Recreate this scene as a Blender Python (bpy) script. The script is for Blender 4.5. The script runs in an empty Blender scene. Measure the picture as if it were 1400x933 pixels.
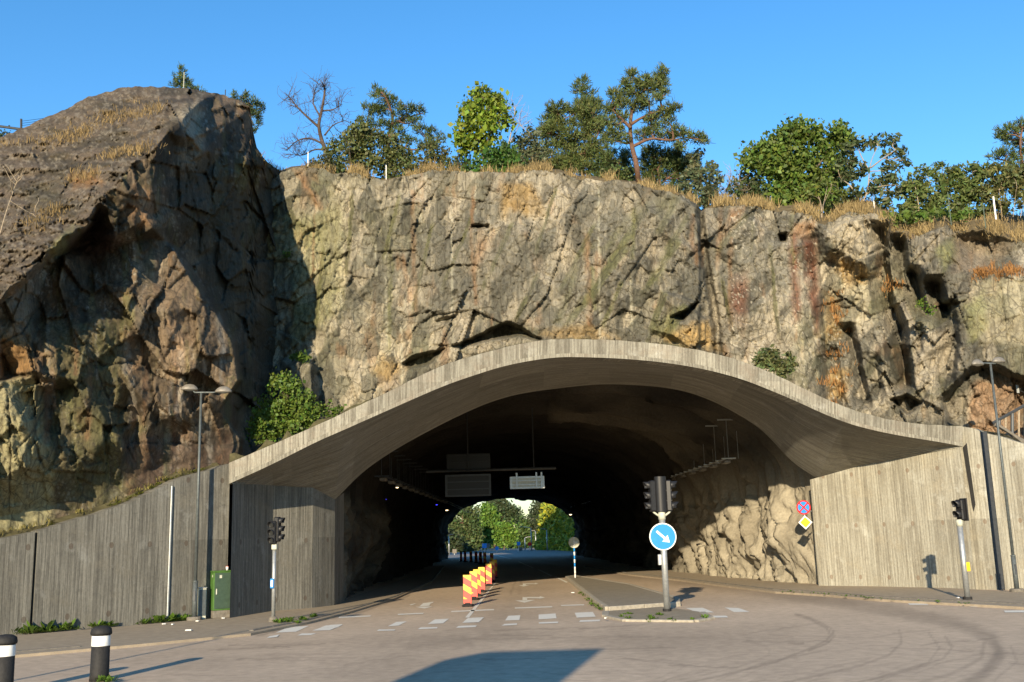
import bpy, math, random
import numpy as np
from mathutils import Matrix, Vector
from mathutils.geometry import delaunay_2d_cdt

SC = bpy.context.scene
COL = SC.collection
RAD = math.radians
rng = np.random.default_rng(7)
random.seed(7)

# ------------------------------------------------------------------ camera geometry
F, CX, CY = 1395.0, 700.0, 466.5
CAMZ = 2.2
PITCH, ROLL = RAD(10.9), RAD(-1.6)
ROT = np.array((Matrix.Rotation(RAD(90) + PITCH, 3, 'X') @ Matrix.Rotation(ROLL, 3, 'Z')))
CAM = np.array([0.0, 0.0, CAMZ])


def rays(px, py):
    px = np.asarray(px, float); py = np.asarray(py, float)
    c = np.stack([(px - CX) / F, -(py - CY) / F, -np.ones_like(px)], -1)
    return c @ ROT.T


def P(px, py, D):
    """World point seen at (px, py) at distance D along world Y."""
    d = rays(px, py)
    return CAM + d * (np.asarray(D, float) / d[..., 1])[..., None]


def G(px, py, z=0.0):
    d = rays(px, py)
    return CAM + d * ((z - CAMZ) / d[..., 2])[..., None]


def on_plan(px, py, a, b):
    """Point seen at (px, py) on the vertical plane through plan points a, b."""
    d = rays(px, py)
    ex, ey = b[0] - a[0], b[1] - a[1]
    t = (a[0] * ey - a[1] * ex) / (d[..., 0] * ey - d[..., 1] * ex)
    return CAM + d * t[..., None]


def itp(x, pts):
    pts = np.asarray(pts, float)
    return np.interp(x, pts[:, 0], pts[:, 1])


def smooth_curve(keys, n):
    """Catmull-Rom through keys (k, d) -> n points, parameter = index."""
    K = np.asarray(keys, float)
    m = len(K)
    t = np.linspace(0, m - 1, n)
    i = np.minimum(t.astype(int), m - 2)
    f = (t - i)[:, None]
    p1, p2 = K[i], K[i + 1]
    p0 = np.where((i > 0)[:, None], K[np.maximum(i - 1, 0)], 2 * p1 - p2)
    p3 = np.where((i + 2 < m)[:, None], K[np.minimum(i + 2, m - 1)], 2 * p2 - p1)
    return .5 * (2 * p1 + (p2 - p0) * f + (2 * p0 - 5 * p1 + 4 * p2 - p3) * f ** 2 + (3 * p1 - p0 - 3 * p2 + p3) * f ** 3)


# ------------------------------------------------------------------ numpy noise
def _h(ix, iy, s):
    ix = ix.astype(np.int64); iy = iy.astype(np.int64)
    n = (ix * 374761393 + iy * 668265263 + s * 982451653) & 0x7fffffff
    n = ((n ^ (n >> 13)) * 1274126177) & 0x7fffffff
    n = ((n ^ (n >> 15)) * 739982445) & 0x7fffffff
    return ((n ^ (n >> 14)) & 0xffffff) / float(0xffffff)


def vnoise(x, y, s=0):
    ix, iy = np.floor(x), np.floor(y)
    fx, fy = x - ix, y - iy
    fx = fx * fx * (3 - 2 * fx); fy = fy * fy * (3 - 2 * fy)
    a, b = _h(ix, iy, s), _h(ix + 1, iy, s)
    c, d = _h(ix, iy + 1, s), _h(ix + 1, iy + 1, s)
    return (a * (1 - fx) + b * fx) * (1 - fy) + (c * (1 - fx) + d * fx) * fy


def fbm(x, y, s=0, o=4):
    r, a, t = 0, 1.0, 0
    for k in range(o):
        r = r + a * vnoise(x * 2 ** k, y * 2 ** k, s + k * 17); t += a; a *= .5
    return r / t


def voro(x, y, s=0):
    """Jittered cells: returns random ids (3), offset to own seed, edge distance."""
    ix, iy = np.floor(x), np.floor(y)
    f1 = np.full(x.shape, 9.); f2 = np.full(x.shape, 9.)
    bx = np.zeros(x.shape); by = np.zeros(x.shape); ox = np.zeros(x.shape); oy = np.zeros(x.shape)
    for i in (-1, 0, 1):
        for j in (-1, 0, 1):
            cx, cy = ix + i, iy + j
            dx = x - cx - _h(cx, cy, s); dy = y - cy - _h(cx, cy, s + 1)
            d = np.sqrt(dx * dx + dy * dy)
            m = d < f1
            f2 = np.where(m, f1, np.minimum(f2, d))
            bx = np.where(m, cx, bx); by = np.where(m, cy, by)
            ox = np.where(m, dx, ox); oy = np.where(m, dy, oy)
            f1 = np.where(m, d, f1)
    return _h(bx, by, s + 2), _h(bx, by, s + 3), _h(bx, by, s + 4), ox, oy, f2 - f1


def facets(px, py, cw, ch, ang, amp, tilt, s, warp=.35):
    """Blocky fracture relief: a tilted plane per cell, steps between cells."""
    c, n = math.cos(ang), math.sin(ang)
    u = (px * c + py * n) / cw; v = (-px * n + py * c) / ch
    w = warp
    u2 = u + w * (fbm(u * 1.7, v * 1.7, s + 50, 3) - .5) * 2
    v2 = v + w * (fbm(u * 1.7, v * 1.7, s + 60, 3) - .5) * 2
    r1, r2, r3, ox, oy, e = voro(u2, v2, s)
    return amp * ((r1 - .5) * 2) + tilt * ((r2 - .5) * 2 * ox + (r3 - .5) * 2 * oy), e, r1


def poly_mask(px, py, poly, soft=3.0, wob=3.0, s=0):
    """Soft inside mask of a polygon with a ragged outline."""
    x = px + wob * (fbm(px / 11, py / 11, s + 5, 3) - .5) * 2
    y = py + wob * (fbm(px / 11, py / 11, s + 9, 3) - .5) * 2
    poly = np.asarray(poly, float)
    bb0, bb1 = poly.min(0) - 20, poly.max(0) + 20
    sel = (px > bb0[0]) & (px < bb1[0]) & (py > bb0[1]) & (py < bb1[1])
    out = np.zeros(px.shape)
    X, Y = x[sel], y[sel]
    ins = np.zeros(X.shape, bool); dist = np.full(X.shape, 1e9)
    n = len(poly)
    for i in range(n):
        ax, ay = poly[i]; bx, by = poly[(i + 1) % n]
        cond = (ay > Y) != (by > Y)
        xi = (bx - ax) * (Y - ay) / ((by - ay) if by != ay else 1e-9) + ax
        ins ^= cond & (X < xi)
        t = np.clip(((X - ax) * (bx - ax) + (Y - ay) * (by - ay)) / max((bx - ax) ** 2 + (by - ay) ** 2, 1e-9), 0, 1)
        dist = np.minimum(dist, np.hypot(X - ax - t * (bx - ax), Y - ay - t * (by - ay)))
    sd = np.where(ins, dist, -dist)
    out[sel] = np.clip(sd / soft * .5 + .5, 0, 1)
    return out


def line_mask(px, py, pts, w=1.5, wob=2.5, s=0):
    x = px + wob * (fbm(px / 9, py / 9, s + 5, 3) - .5) * 2
    y = py + wob * (fbm(px / 9, py / 9, s + 9, 3) - .5) * 2
    pts = np.asarray(pts, float)
    bb0, bb1 = pts.min(0) - 15 - w, pts.max(0) + 15 + w
    sel = (px > bb0[0]) & (px < bb1[0]) & (py > bb0[1]) & (py < bb1[1])
    out = np.zeros(px.shape)
    X, Y = x[sel], y[sel]
    dist = np.full(X.shape, 1e9)
    for (ax, ay), (bx, by) in zip(pts[:-1], pts[1:]):
        t = np.clip(((X - ax) * (bx - ax) + (Y - ay) * (by - ay)) / max((bx - ax) ** 2 + (by - ay) ** 2, 1e-9), 0, 1)
        dist = np.minimum(dist, np.hypot(X - ax - t * (bx - ax), Y - ay - t * (by - ay)))
    out[sel] = np.clip(1.4 - dist / w, 0, 1)
    return out


def mix(a, b, m):
    return a * (1 - m[..., None]) + np.asarray(b, float) * m[..., None]


# ------------------------------------------------------------------ materials
def nodes_of(name):
    m = bpy.data.materials.new(name); m.use_nodes = True
    nt = m.node_tree
    return m, nt, nt.nodes['Principled BSDF']


def N(nt, typ, **kw):
    n = nt.nodes.new(typ)
    for k, v in kw.items():
        if k.startswith('i_'):
            key = k[2:]
            n.inputs[int(key) if key.isdigit() else key.replace('_', ' ')].default_value = v
        else:
            setattr(n, k, v)
    return n


def L(nt, a, b):
    nt.links.new(a, b)


def math_n(nt, op, a, b=None, c=None):
    n = nt.nodes.new('ShaderNodeMath'); n.operation = op
    for i, v in enumerate((a, b, c)):
        if v is None: continue
        if isinstance(v, (int, float)): n.inputs[i].default_value = v
        else: nt.links.new(v, n.inputs[i])
    return n.outputs[0]


def mixc(nt, fac, a, b, mode='MIX'):
    n = nt.nodes.new('ShaderNodeMix'); n.data_type = 'RGBA'; n.blend_type = mode
    for i, v in ((0, fac), (6, a), (7, b)):
        if isinstance(v, (int, float)): n.inputs[i].default_value = v
        elif isinstance(v, tuple): n.inputs[i].default_value = v if len(v) == 4 else (*v, 1)
        else: nt.links.new(v, n.inputs[i])
    return n.outputs[2]


def ramp(nt, fac, stops):
    n = nt.nodes.new('ShaderNodeValToRGB')
    el = n.color_ramp.elements
    while len(el) < len(stops): el.new(.5)
    for e, (p, c) in zip(el, stops):
        e.position = p; e.color = (*c, 1) if len(c) == 3 else c
    nt.links.new(fac, n.inputs[0])
    return n.outputs[0]


def noise(nt, vec, scale, detail=4, rough=.6, dist=0):
    n = N(nt, 'ShaderNodeTexNoise', i_Scale=scale, i_Detail=detail, i_Roughness=rough, i_Distortion=dist)
    if vec is not None: nt.links.new(vec, n.inputs['Vector'])
    return n.outputs[0]


def scaled(nt, vec, s):
    n = N(nt, 'ShaderNodeMapping'); n.inputs['Scale'].default_value = s
    nt.links.new(vec, n.inputs[0]); return n.outputs[0]


def bump(nt, bsdf, h, strength=.5, dist=.05):
    b = N(nt, 'ShaderNodeBump', i_Strength=strength, i_Distance=dist)
    nt.links.new(h, b.inputs['Height']); nt.links.new(b.outputs[0], bsdf.inputs['Normal'])


def simple(name, col, rough=.6, metal=0, var=.15, scale=20, emit=None, spec=.3):
    m, nt, b = nodes_of(name)
    g = N(nt, 'ShaderNodeNewGeometry')
    n = noise(nt, g.outputs['Position'], scale, 5)
    f = ramp(nt, n, [(.3, (1 - var,) * 3), (.7, (1 + var * .4,) * 3)])
    L(nt, mixc(nt, 1.0, (*col, 1), f, 'MULTIPLY'), b.inputs['Base Color'])
    b.inputs['Roughness'].default_value = rough; b.inputs['Metallic'].default_value = metal
    b.inputs['Specular IOR Level'].default_value = spec
    if emit:
        b.inputs['Emission Color'].default_value = (*emit[0], 1); b.inputs['Emission Strength'].default_value = emit[1]
    return m


def mat_rock():
    m, nt, b = nodes_of('granite')
    col = N(nt, 'ShaderNodeVertexColor', layer_name='Col').outputs[0]
    pos = N(nt, 'ShaderNodeNewGeometry').outputs['Position']
    n1 = noise(nt, pos, 13, 10, .8)
    n2 = noise(nt, scaled(nt, pos, (9, 9, 1.1)), 1, 6, .65)
    f = ramp(nt, n1, [(.25, (.5,) * 3), (.5, (1,) * 3), (.8, (1.35,) * 3)])
    f2 = ramp(nt, n2, [(.32, (.58,) * 3), (.6, (1.15,) * 3)])
    c = mixc(nt, 1.0, mixc(nt, 1.0, col, f, 'MULTIPLY'), f2, 'MULTIPLY')
    gate = noise(nt, pos, .9, 3, .5)
    hair = None
    for sc, thr, stretch, off in ((1.1, .022, (1.25, 1.25, .55), 0.0), (2.6, .03, (1.1, 1.1, .8), 7.0)):
        mp = N(nt, 'ShaderNodeMapping'); mp.inputs['Scale'].default_value = stretch; mp.inputs['Rotation'].default_value = (0, RAD(24 if off == 0 else -18), 0); mp.inputs['Location'].default_value = (off, 0, 0)
        L(nt, pos, mp.inputs[0])
        ve = N(nt, 'ShaderNodeTexVoronoi', feature='DISTANCE_TO_EDGE', i_Scale=sc); L(nt, mp.outputs[0], ve.inputs['Vector'])
        ln = math_n(nt, 'MULTIPLY', math_n(nt, 'LESS_THAN', ve.outputs[0], thr), math_n(nt, 'GREATER_THAN' if off == 0 else 'LESS_THAN', gate, .5))
        hair = ln if hair is None else math_n(nt, 'MAXIMUM', hair, ln)
    c = mixc(nt, math_n(nt, 'MULTIPLY', hair, .5), c, (.04, .034, .025))
    L(nt, c, b.inputs['Base Color'])
    b.inputs['Roughness'].default_value = .88; b.inputs['Specular IOR Level'].default_value = .2
    h1 = noise(nt, pos, 8, 12, .75)
    v = N(nt, 'ShaderNodeTexVoronoi', feature='F1', i_Scale=2.3); L(nt, scaled(nt, pos, (1.3, 1.3, .7)), v.inputs['Vector'])
    h = math_n(nt, 'ADD', math_n(nt, 'MULTIPLY', h1, 1.0), math_n(nt, 'SUBTRACT', math_n(nt, 'MULTIPLY', v.outputs[0], .2), math_n(nt, 'MULTIPLY', hair, .35)))
    bump(nt, b, h, .6, .07)
    return m


def mat_concrete(name, base, dark, warm, board=.105, holes=True, stain=.55, hole_h=1.9):
    """Board-marked concrete; UV in metres, u across the boards and v along them."""
    m, nt, b = nodes_of(name)
    uv = N(nt, 'ShaderNodeTexCoord').outputs['UV']
    s = N(nt, 'ShaderNodeSeparateXYZ'); L(nt, uv, s.inputs[0])
    u, v = s.outputs[0], s.outputs[1]
    lift = math_n(nt, 'FLOOR', math_n(nt, 'DIVIDE', v, 2.4))
    cell = math_n(nt, 'FLOOR', math_n(nt, 'DIVIDE', u, board))
    cmb = N(nt, 'ShaderNodeCombineXYZ'); L(nt, cell, cmb.inputs[0]); L(nt, lift, cmb.inputs[1])
    wn = N(nt, 'ShaderNodeTexWhiteNoise'); L(nt, cmb.outputs[0], wn.inputs['Vector'])
    tone = wn.outputs['Value']
    fr = math_n(nt, 'FRACT', math_n(nt, 'DIVIDE', u, board))
    joint = math_n(nt, 'LESS_THAN', math_n(nt, 'ABSOLUTE', math_n(nt, 'SUBTRACT', fr, .5)), .40)
    streak = noise(nt, scaled(nt, uv, (15, .42, 1)), 1, 9, .72)
    streak2 = noise(nt, scaled(nt, uv, (2.6, .16, 1)), 1, 7, .75)
    fine = noise(nt, scaled(nt, uv, (16, 9, 1)), 1, 9, .85)
    blotch = noise(nt, scaled(nt, uv, (.7, .9, 1)), 1, 9, .75)
    c = mixc(nt, ramp(nt, streak, [(.40, (.1,) * 3), (.54, (1,) * 3)]), dark, base)
    c = mixc(nt, ramp(nt, streak2, [(.40, (stain,) * 3), (.52, (0,) * 3)]), c, dark)
    c = mixc(nt, ramp(nt, blotch, [(.5, (0,) * 3), (.66, (.8,) * 3)]), c, warm)
    b2 = noise(nt, scaled(nt, uv, (1.1, .7, 1)), 1, 8, .7)
    c = mixc(nt, ramp(nt, b2, [(.56, (0,) * 3), (.68, (.55,) * 3)]), c, (min(base[0] * 1.35, .6), min(base[1] * 1.4, .58), min(base[2] * 1.5, .5)))
    c = mixc(nt, 1.0, c, ramp(nt, tone, [(0, (.93,) * 3), (1, (1.04,) * 3)]), 'MULTIPLY')
    c = mixc(nt, 1.0, c, ramp(nt, joint, [(0, (.87,) * 3), (1, (1,) * 3)]), 'MULTIPLY')
    c = mixc(nt, 1.0, c, ramp(nt, fine, [(.3, (.70,) * 3), (.6, (1.10,) * 3)]), 'MULTIPLY')
    pcell = N(nt, 'ShaderNodeCombineXYZ'); L(nt, math_n(nt, 'FLOOR', math_n(nt, 'DIVIDE', u, 2.3)), pcell.inputs[0]); L(nt, lift, pcell.inputs[1])
    pw = N(nt, 'ShaderNodeTexWhiteNoise'); L(nt, pcell.outputs[0], pw.inputs['Vector'])
    c = mixc(nt, 1.0, c, ramp(nt, pw.outputs['Value'], [(0, (.80,) * 3), (1, (1.08,) * 3)]), 'MULTIPLY')
    sm = noise(nt, scaled(nt, uv, (.9, 1.5, 1)), 1, 10, .8)
    c = mixc(nt, ramp(nt, sm, [(.57, (0,) * 3), (.66, (.6,) * 3)]), c, (dark[0] * .8, dark[1] * .82, dark[2] * .85))
    if holes:
        hu = math_n(nt, 'SUBTRACT', math_n(nt, 'FRACT', math_n(nt, 'DIVIDE', u, 1.15)), .5)
        hv = math_n(nt, 'SUBTRACT', math_n(nt, 'FRACT', math_n(nt, 'DIVIDE', math_n(nt, 'ADD', v, .55), hole_h)), .5)
        d2 = math_n(nt, 'ADD', math_n(nt, 'POWER', math_n(nt, 'MULTIPLY', hu, 1.15), 2), math_n(nt, 'POWER', math_n(nt, 'MULTIPLY', hv, hole_h * .75), 2))
        hm = math_n(nt, 'MULTIPLY', math_n(nt, 'LESS_THAN', d2, .0042), .62)
        c = mixc(nt, hm, c, (dark[0] * .8, dark[1] * .6, dark[2] * .5))
    L(nt, c, b.inputs['Base Color'])
    b.inputs['Roughness'].default_value = .9; b.inputs['Specular IOR Level'].default_value = .2
    hh = math_n(nt, 'ADD', math_n(nt, 'MULTIPLY', joint, .5), math_n(nt, 'ADD', math_n(nt, 'MULTIPLY', tone, .5), fine))
    bump(nt, b, hh, .6, .015)
    return m


def mat_attr(name, rough=.9, sp=30, amp=.3, bs=.4, bd=.02, spec=.2, trans=0):
    """Colour attribute times fine speckle."""
    m, nt, b = nodes_of(name)
    col = N(nt, 'ShaderNodeVertexColor', layer_name='Col').outputs[0]
    if amp:
        pos = N(nt, 'ShaderNodeNewGeometry').outputs['Position']
        n1 = noise(nt, pos, sp, 8, .75)
        n3 = noise(nt, pos, sp * .05, 5, .6)
        f = ramp(nt, n1, [(.3, (1 - amp,) * 3), (.7, (1 + amp,) * 3)])
        f3 = ramp(nt, n3, [(.3, (1 - amp * .5,) * 3), (.7, (1 + amp * .4,) * 3)])
        c = mixc(nt, 1.0, mixc(nt, 1.0, col, f, 'MULTIPLY'), f3, 'MULTIPLY')
        bump(nt, b, n1, bs, bd)
    else:
        c = col
    L(nt, c, b.inputs['Base Color'])
    b.inputs['Roughness'].default_value = rough; b.inputs['Specular IOR Level'].default_value = spec
    if trans:
        tr = N(nt, 'ShaderNodeBsdfTranslucent'); L(nt, c, tr.inputs[0])
        mx = N(nt, 'ShaderNodeMixShader', i_0=trans)
        L(nt, b.outputs[0], mx.inputs[1]); L(nt, tr.outputs[0], mx.inputs[2])
        L(nt, mx.outputs[0], nt.nodes['Material Output'].inputs[0])
    return m


M = {}
M['rock'] = mat_rock()
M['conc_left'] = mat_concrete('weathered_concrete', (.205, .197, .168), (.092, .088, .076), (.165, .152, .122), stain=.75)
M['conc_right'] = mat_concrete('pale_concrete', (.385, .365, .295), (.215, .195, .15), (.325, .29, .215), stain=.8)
M['conc_edge'] = mat_concrete('parapet_concrete', (.33, .31, .25), (.15, .135, .105), (.25, .21, .16), holes=False, stain=.85)
M['conc_hood'] = mat_concrete('hood_concrete', (.27, .255, .21), (.15, .14, .115), (.20, .185, .145), holes=False, stain=.5, board=.13)
M['shotcrete'] = mat_attr('shotcrete', .92, 9, .28, .6, .05)
M['asphalt'] = mat_attr('asphalt', .82, 85, .32, .4, .008, .3)
M['leaf'] = mat_attr('leaf', .55, amp=0, spec=.35, trans=.3)
M['needle'] = mat_attr('pine_needle', .6, amp=0, spec=.25, trans=.12)
M['straw'] = mat_attr('dry_straw', .8, amp=0, trans=.25)
M['bark'] = simple('grey_bark', (.13, .10, .075), .9, var=.45, scale=14)
M['pine_bark'] = simple('pine_bark', (.15, .085, .055), .9, var=.45, scale=10)
M['pale_bark'] = simple('pale_bark', (.36, .29, .20), .85, var=.4, scale=16)
M['dead_bark'] = simple('dead_bark', (.095, .068, .052), .9, var=.4, scale=14)
M['earth'] = simple('mossy_earth', (.085, .075, .035), .95, var=.5, scale=4)
M['hill'] = simple('dry_hilltop', (.16, .12, .06), .95, var=.5, scale=2)
M['white_paint'] = None
M['kerb'] = simple('kerb_stone', (.18, .16, .13), .9, var=.35, scale=9)
M['kerb_pale'] = simple('pale_kerb_stone', (.36, .32, .25), .9, var=.3, scale=9)
M['galv'] = simple('galvanised_steel', (.42, .43, .42), .45, .6, .2, 15)
M['dark_steel'] = simple('dark_steel', (.06, .065, .07), .5, .3, .25, 10)
M['black'] = simple('black_plastic', (.016, .016, .017), .45, 0, .3, 25)
M['rubber'] = simple('black_rubber', (.022, .021, .02), .7, 0, .4, 25)
M['lamp_grey'] = simple('lamp_housing', (.22, .20, .17), .5, .2, .25, 14)
M['lamp_glass'] = simple('lamp_glass', (.35, .34, .30), .25, 0, .1, 10)
M['pole_grey'] = simple('pole_paint', (.11, .125, .125), .5, .3, .3, 12)
M['green'] = simple('green_paint', (.065, .145, .03), .5, 0, .25, 9)
M['green_dark'] = simple('dark_green_paint', (.045, .075, .05), .5, 0, .2, 9)
M['pale_grey'] = simple('pale_grey_paint', (.50, .50, .40), .6, 0, .2, 12)
M['white'] = simple('white_sheet', (.78, .77, .73), .5, 0, .1, 20)
M['blue'] = simple('sign_blue', (.012, .22, .62), .4, 0, .12, 8)
M['red'] = simple('sign_red', (.55, .02, .018), .4, 0, .1, 8)
M['yellow'] = simple('sign_yellow', (.85, .55, .02), .4, 0, .1, 8)
M['sign_back'] = simple('sign_back', (.42, .41, .33), .55, .3, .15, 12)
M['glass_dark'] = simple('dark_lens', (.02, .02, .02), .15, 0, .1, 5)
M['warm_lamp'] = simple('lit_lamp', (.8, .7, .5), .3, emit=((1, .75, .4), 2.5))
M['blue_lamp'] = simple('lit_blue_lamp', (.1, .1, .8), .3, emit=((.06, .06, 1), 1.5))
M['cabinet_dark'] = simple('dark_sheet_metal', (.03, .029, .027), .6, .2, .2, 6)


def mat_marking():
    m, nt, b = nodes_of('worn_road_paint')
    pos = N(nt, 'ShaderNodeNewGeometry').outputs['Position']
    n = noise(nt, pos, 14, 8, .8); n2 = noise(nt, pos, 1.3, 4, .6)
    w = math_n(nt, 'ADD', n, math_n(nt, 'MULTIPLY', n2, .55))
    L(nt, ramp(nt, w, [(.50, (.22, .18, .135)), (.64, (.66, .62, .53)), (1, (.74, .71, .62))]), b.inputs['Base Color'])
    b.inputs['Roughness'].default_value = .8
    return m


def mat_stripes():
    m, nt, b = nodes_of('barrier_stripes')
    uv = N(nt, 'ShaderNodeTexCoord').outputs['UV']
    s = N(nt, 'ShaderNodeSeparateXYZ'); L(nt, uv, s.inputs[0])
    t = math_n(nt, 'ADD', s.outputs[1], math_n(nt, 'MULTIPLY', s.outputs[0], .62))
    st = math_n(nt, 'LESS_THAN', math_n(nt, 'FRACT', math_n(nt, 'DIVIDE', math_n(nt, 'ADD', t, -.03), .42)), .46)
    top = math_n(nt, 'GREATER_THAN', s.outputs[1], .14)
    pos = N(nt, 'ShaderNodeNewGeometry').outputs['Position']
    c = mixc(nt, math_n(nt, 'MULTIPLY', st, top), (.62, .030, .010), (.80, .50, .012))
    c = mixc(nt, 1.0, c, ramp(nt, noise(nt, pos, 12, 5), [(.3, (.8,) * 3), (.6, (1,) * 3)]), 'MULTIPLY')
    L(nt, c, b.inputs['Base Color']); b.inputs['Roughness'].default_value = .4
    return m


M['white_paint'] = mat_marking()
M['stripes'] = mat_stripes()


# ------------------------------------------------------------------ mesh builder
class MB:
    def __init__(s, origin=(0, 0, 0)):
        s.v, s.f, s.mi, s.uv, s.o = [], [], [], {}, np.array(origin, float)

    def add(s, vs, fs, mi=0, uvs=None):
        b = len(s.v)
        s.v += [tuple(map(float, q)) for q in vs]
        for k, f in enumerate(fs):
            if uvs is not None: s.uv[len(s.f)] = [uvs[i] for i in f]
            s.f.append(tuple(i + b for i in f)); s.mi.append(mi)
        return s

    def box(s, c, d, rz=0, mi=0, bev=0):
        x, y, z = d[0] / 2, d[1] / 2, d[2] / 2
        if bev:
            e = min(bev, x * .9, y * .9, z * .9)
            pts = []
            for sx in (-1, 1):
                for sy in (-1, 1):
                    for sz in (-1, 1):
                        pts += [(sx * x, sy * (y - e), sz * (z - e)), (sx * (x - e), sy * y, sz * (z - e)), (sx * (x - e), sy * (y - e), sz * z)]
            import bmesh
            bm = bmesh.new()
            for q in pts: bm.verts.new(q)
            bmesh.ops.convex_hull(bm, input=bm.verts)
            bm.verts.ensure_lookup_table(); bm.verts.index_update()
            vs = [v.co[:] for v in bm.verts]; fs = [[v.index for v in f.verts] for f in bm.faces]
            bm.free()
        else:
            vs = [(a * x, b * y, g * z) for a in (-1, 1) for b in (-1, 1) for g in (-1, 1)]
            fs = [(0, 1, 3, 2), (4, 6, 7, 5), (0, 4, 5, 1), (2, 3, 7, 6), (0, 2, 6, 4), (1, 5, 7, 3)]
        co, si = math.cos(rz), math.sin(rz)
        return s.add([(c[0] + a * co - b * si, c[1] + a * si + b * co, c[2] + g) for a, b, g in vs], fs, mi)

    def tube(s, pts, rad, n=8, mi=0, cap=True):
        pts = [Vector(q) for q in pts]
        if isinstance(rad, (int, float)): rad = [rad] * len(pts)
        rings, ref = [], None
        for i, p in enumerate(pts):
            t = (pts[min(i + 1, len(pts) - 1)] - pts[max(i - 1, 0)])
            if t.length < 1e-9: t = Vector((0, 0, 1))
            t.normalize()
            if ref is None: ref = t.orthogonal().normalized()
            a = (ref - t * ref.dot(t))
            a = a.normalized() if a.length > 1e-6 else t.orthogonal().normalized()
            ref = a; b = t.cross(a)
            rings.append([p + (a * math.cos(6.28318 * k / n) + b * math.sin(6.28318 * k / n)) * rad[i] for k in range(n)])
        vs = [q for r in rings for q in r]
        fs = [(i * n + k, i * n + (k + 1) % n, (i + 1) * n + (k + 1) % n, (i + 1) * n + k) for i in range(len(pts) - 1) for k in range(n)]
        if cap: fs += [tuple(reversed(range(n))), tuple((len(pts) - 1) * n + k for k in range(n))]
        return s.add(vs, fs, mi)

    def disc(s, c, r, th=.02, n=32, axis='y', mi=0, r0=0):
        """Plate facing -y (axis y) of thickness th; r0 > 0 makes it a ring."""
        a = [6.28318 * k / n for k in range(n)]
        f = lambda q, y: (c[0] + q[0], c[1] + y, c[2] + q[1])
        out = [(r * math.cos(t), r * math.sin(t)) for t in a]
        if r0:
            inn = [(r0 * math.cos(t), r0 * math.sin(t)) for t in a]
            vs = [f(q, -th / 2) for q in out] + [f(q, -th / 2) for q in inn] + [f(q, th / 2) for q in out] + [f(q, th / 2) for q in inn]
            fs = []
            for k in range(n):
                j = (k + 1) % n
                fs += [(k, j, n + j, n + k), (2 * n + k, 3 * n + k, 3 * n + j, 2 * n + j), (k, 2 * n + k, 2 * n + j, j), (n + k, n + j, 3 * n + j, 3 * n + k)]
            return s.add(vs, fs, mi)
        return s.prism(out, c, th, mi)

    def prism(s, poly, c=(0, 0, 0), th=.02, mi=0):
        """Polygon in the xz plane extruded along y around c."""
        n = len(poly)
        vs = [(c[0] + x, c[1] - th / 2, c[2] + z) for x, z in poly] + [(c[0] + x, c[1] + th / 2, c[2] + z) for x, z in poly]
        fs = [tuple(range(n)), tuple(reversed(range(n, 2 * n)))] + [(k, n + k, n + (k + 1) % n, (k + 1) % n) for k in range(n)]
        return s.add(vs, fs, mi)

    def slab(s, poly, z0, z1, mi=0):
        n = len(poly)
        vs = [(x, y, z1) for x, y in poly] + [(x, y, z0) for x, y in poly]
        fs = [tuple(range(n)), tuple(reversed(range(n, 2 * n)))] + [(k, n + k, n + (k + 1) % n, (k + 1) % n) for k in range(n)]
        return s.add(vs, fs, mi)

    def lathe(s, prof, c=(0, 0, 0), n=20, mi=0, sx=1, sy=1):
        vs = [(c[0] + r * sx * math.cos(6.28318 * k / n), c[1] + r * sy * math.sin(6.28318 * k / n), c[2] + z) for r, z in prof for k in range(n)]
        m = len(prof)
        fs = [(i * n + k, i * n + (k + 1) % n, (i + 1) * n + (k + 1) % n, (i + 1) * n + k) for i in range(m - 1) for k in range(n)]
        fs += [tuple(reversed(range(n))), tuple((m - 1) * n + k for k in range(n))]
        return s.add(vs, fs, mi)

    def grid(s, pts, uvs=None, mi=0):
        pts = np.asarray(pts); r, c = pts.shape[:2]
        fs = [(i * c + j, i * c + j + 1, (i + 1) * c + j + 1, (i + 1) * c + j) for i in range(r - 1) for j in range(c - 1)]
        uv = None if uvs is None else [tuple(q) for q in np.asarray(uvs).reshape(-1, 2)]
        return s.add(pts.reshape(-1, 3), fs, mi, uv)

    def rot(s, rz, start=0):
        co, si = math.cos(rz), math.sin(rz)
        s.v[start:] = [(x * co - y * si, x * si + y * co, z) for x, y, z in s.v[start:]]
        return s

    def build(s, name, mats, parent=None, smooth=False, loc=None):
        me = bpy.data.meshes.new(name)
        o = s.o
        me.from_pydata([(x - o[0], y - o[1], z - o[2]) for x, y, z in s.v], [], s.f)
        for m in (mats if isinstance(mats, (list, tuple)) else [mats]): me.materials.append(m)
        me.polygons.foreach_set('material_index', s.mi)
        if s.uv:
            ul = me.uv_layers.new(name='UVMap')
            for p in me.polygons:
                if p.index in s.uv:
                    for li, q in zip(p.loop_indices, s.uv[p.index]): ul.data[li].uv = q
        if smooth: me.polygons.foreach_set('use_smooth', [True] * len(s.f))
        me.update()
        ob = bpy.data.objects.new(name, me); COL.objects.link(ob)
        if parent is not None: ob.parent = parent
        else: ob.location = loc if loc is not None else o
        return ob


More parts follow.
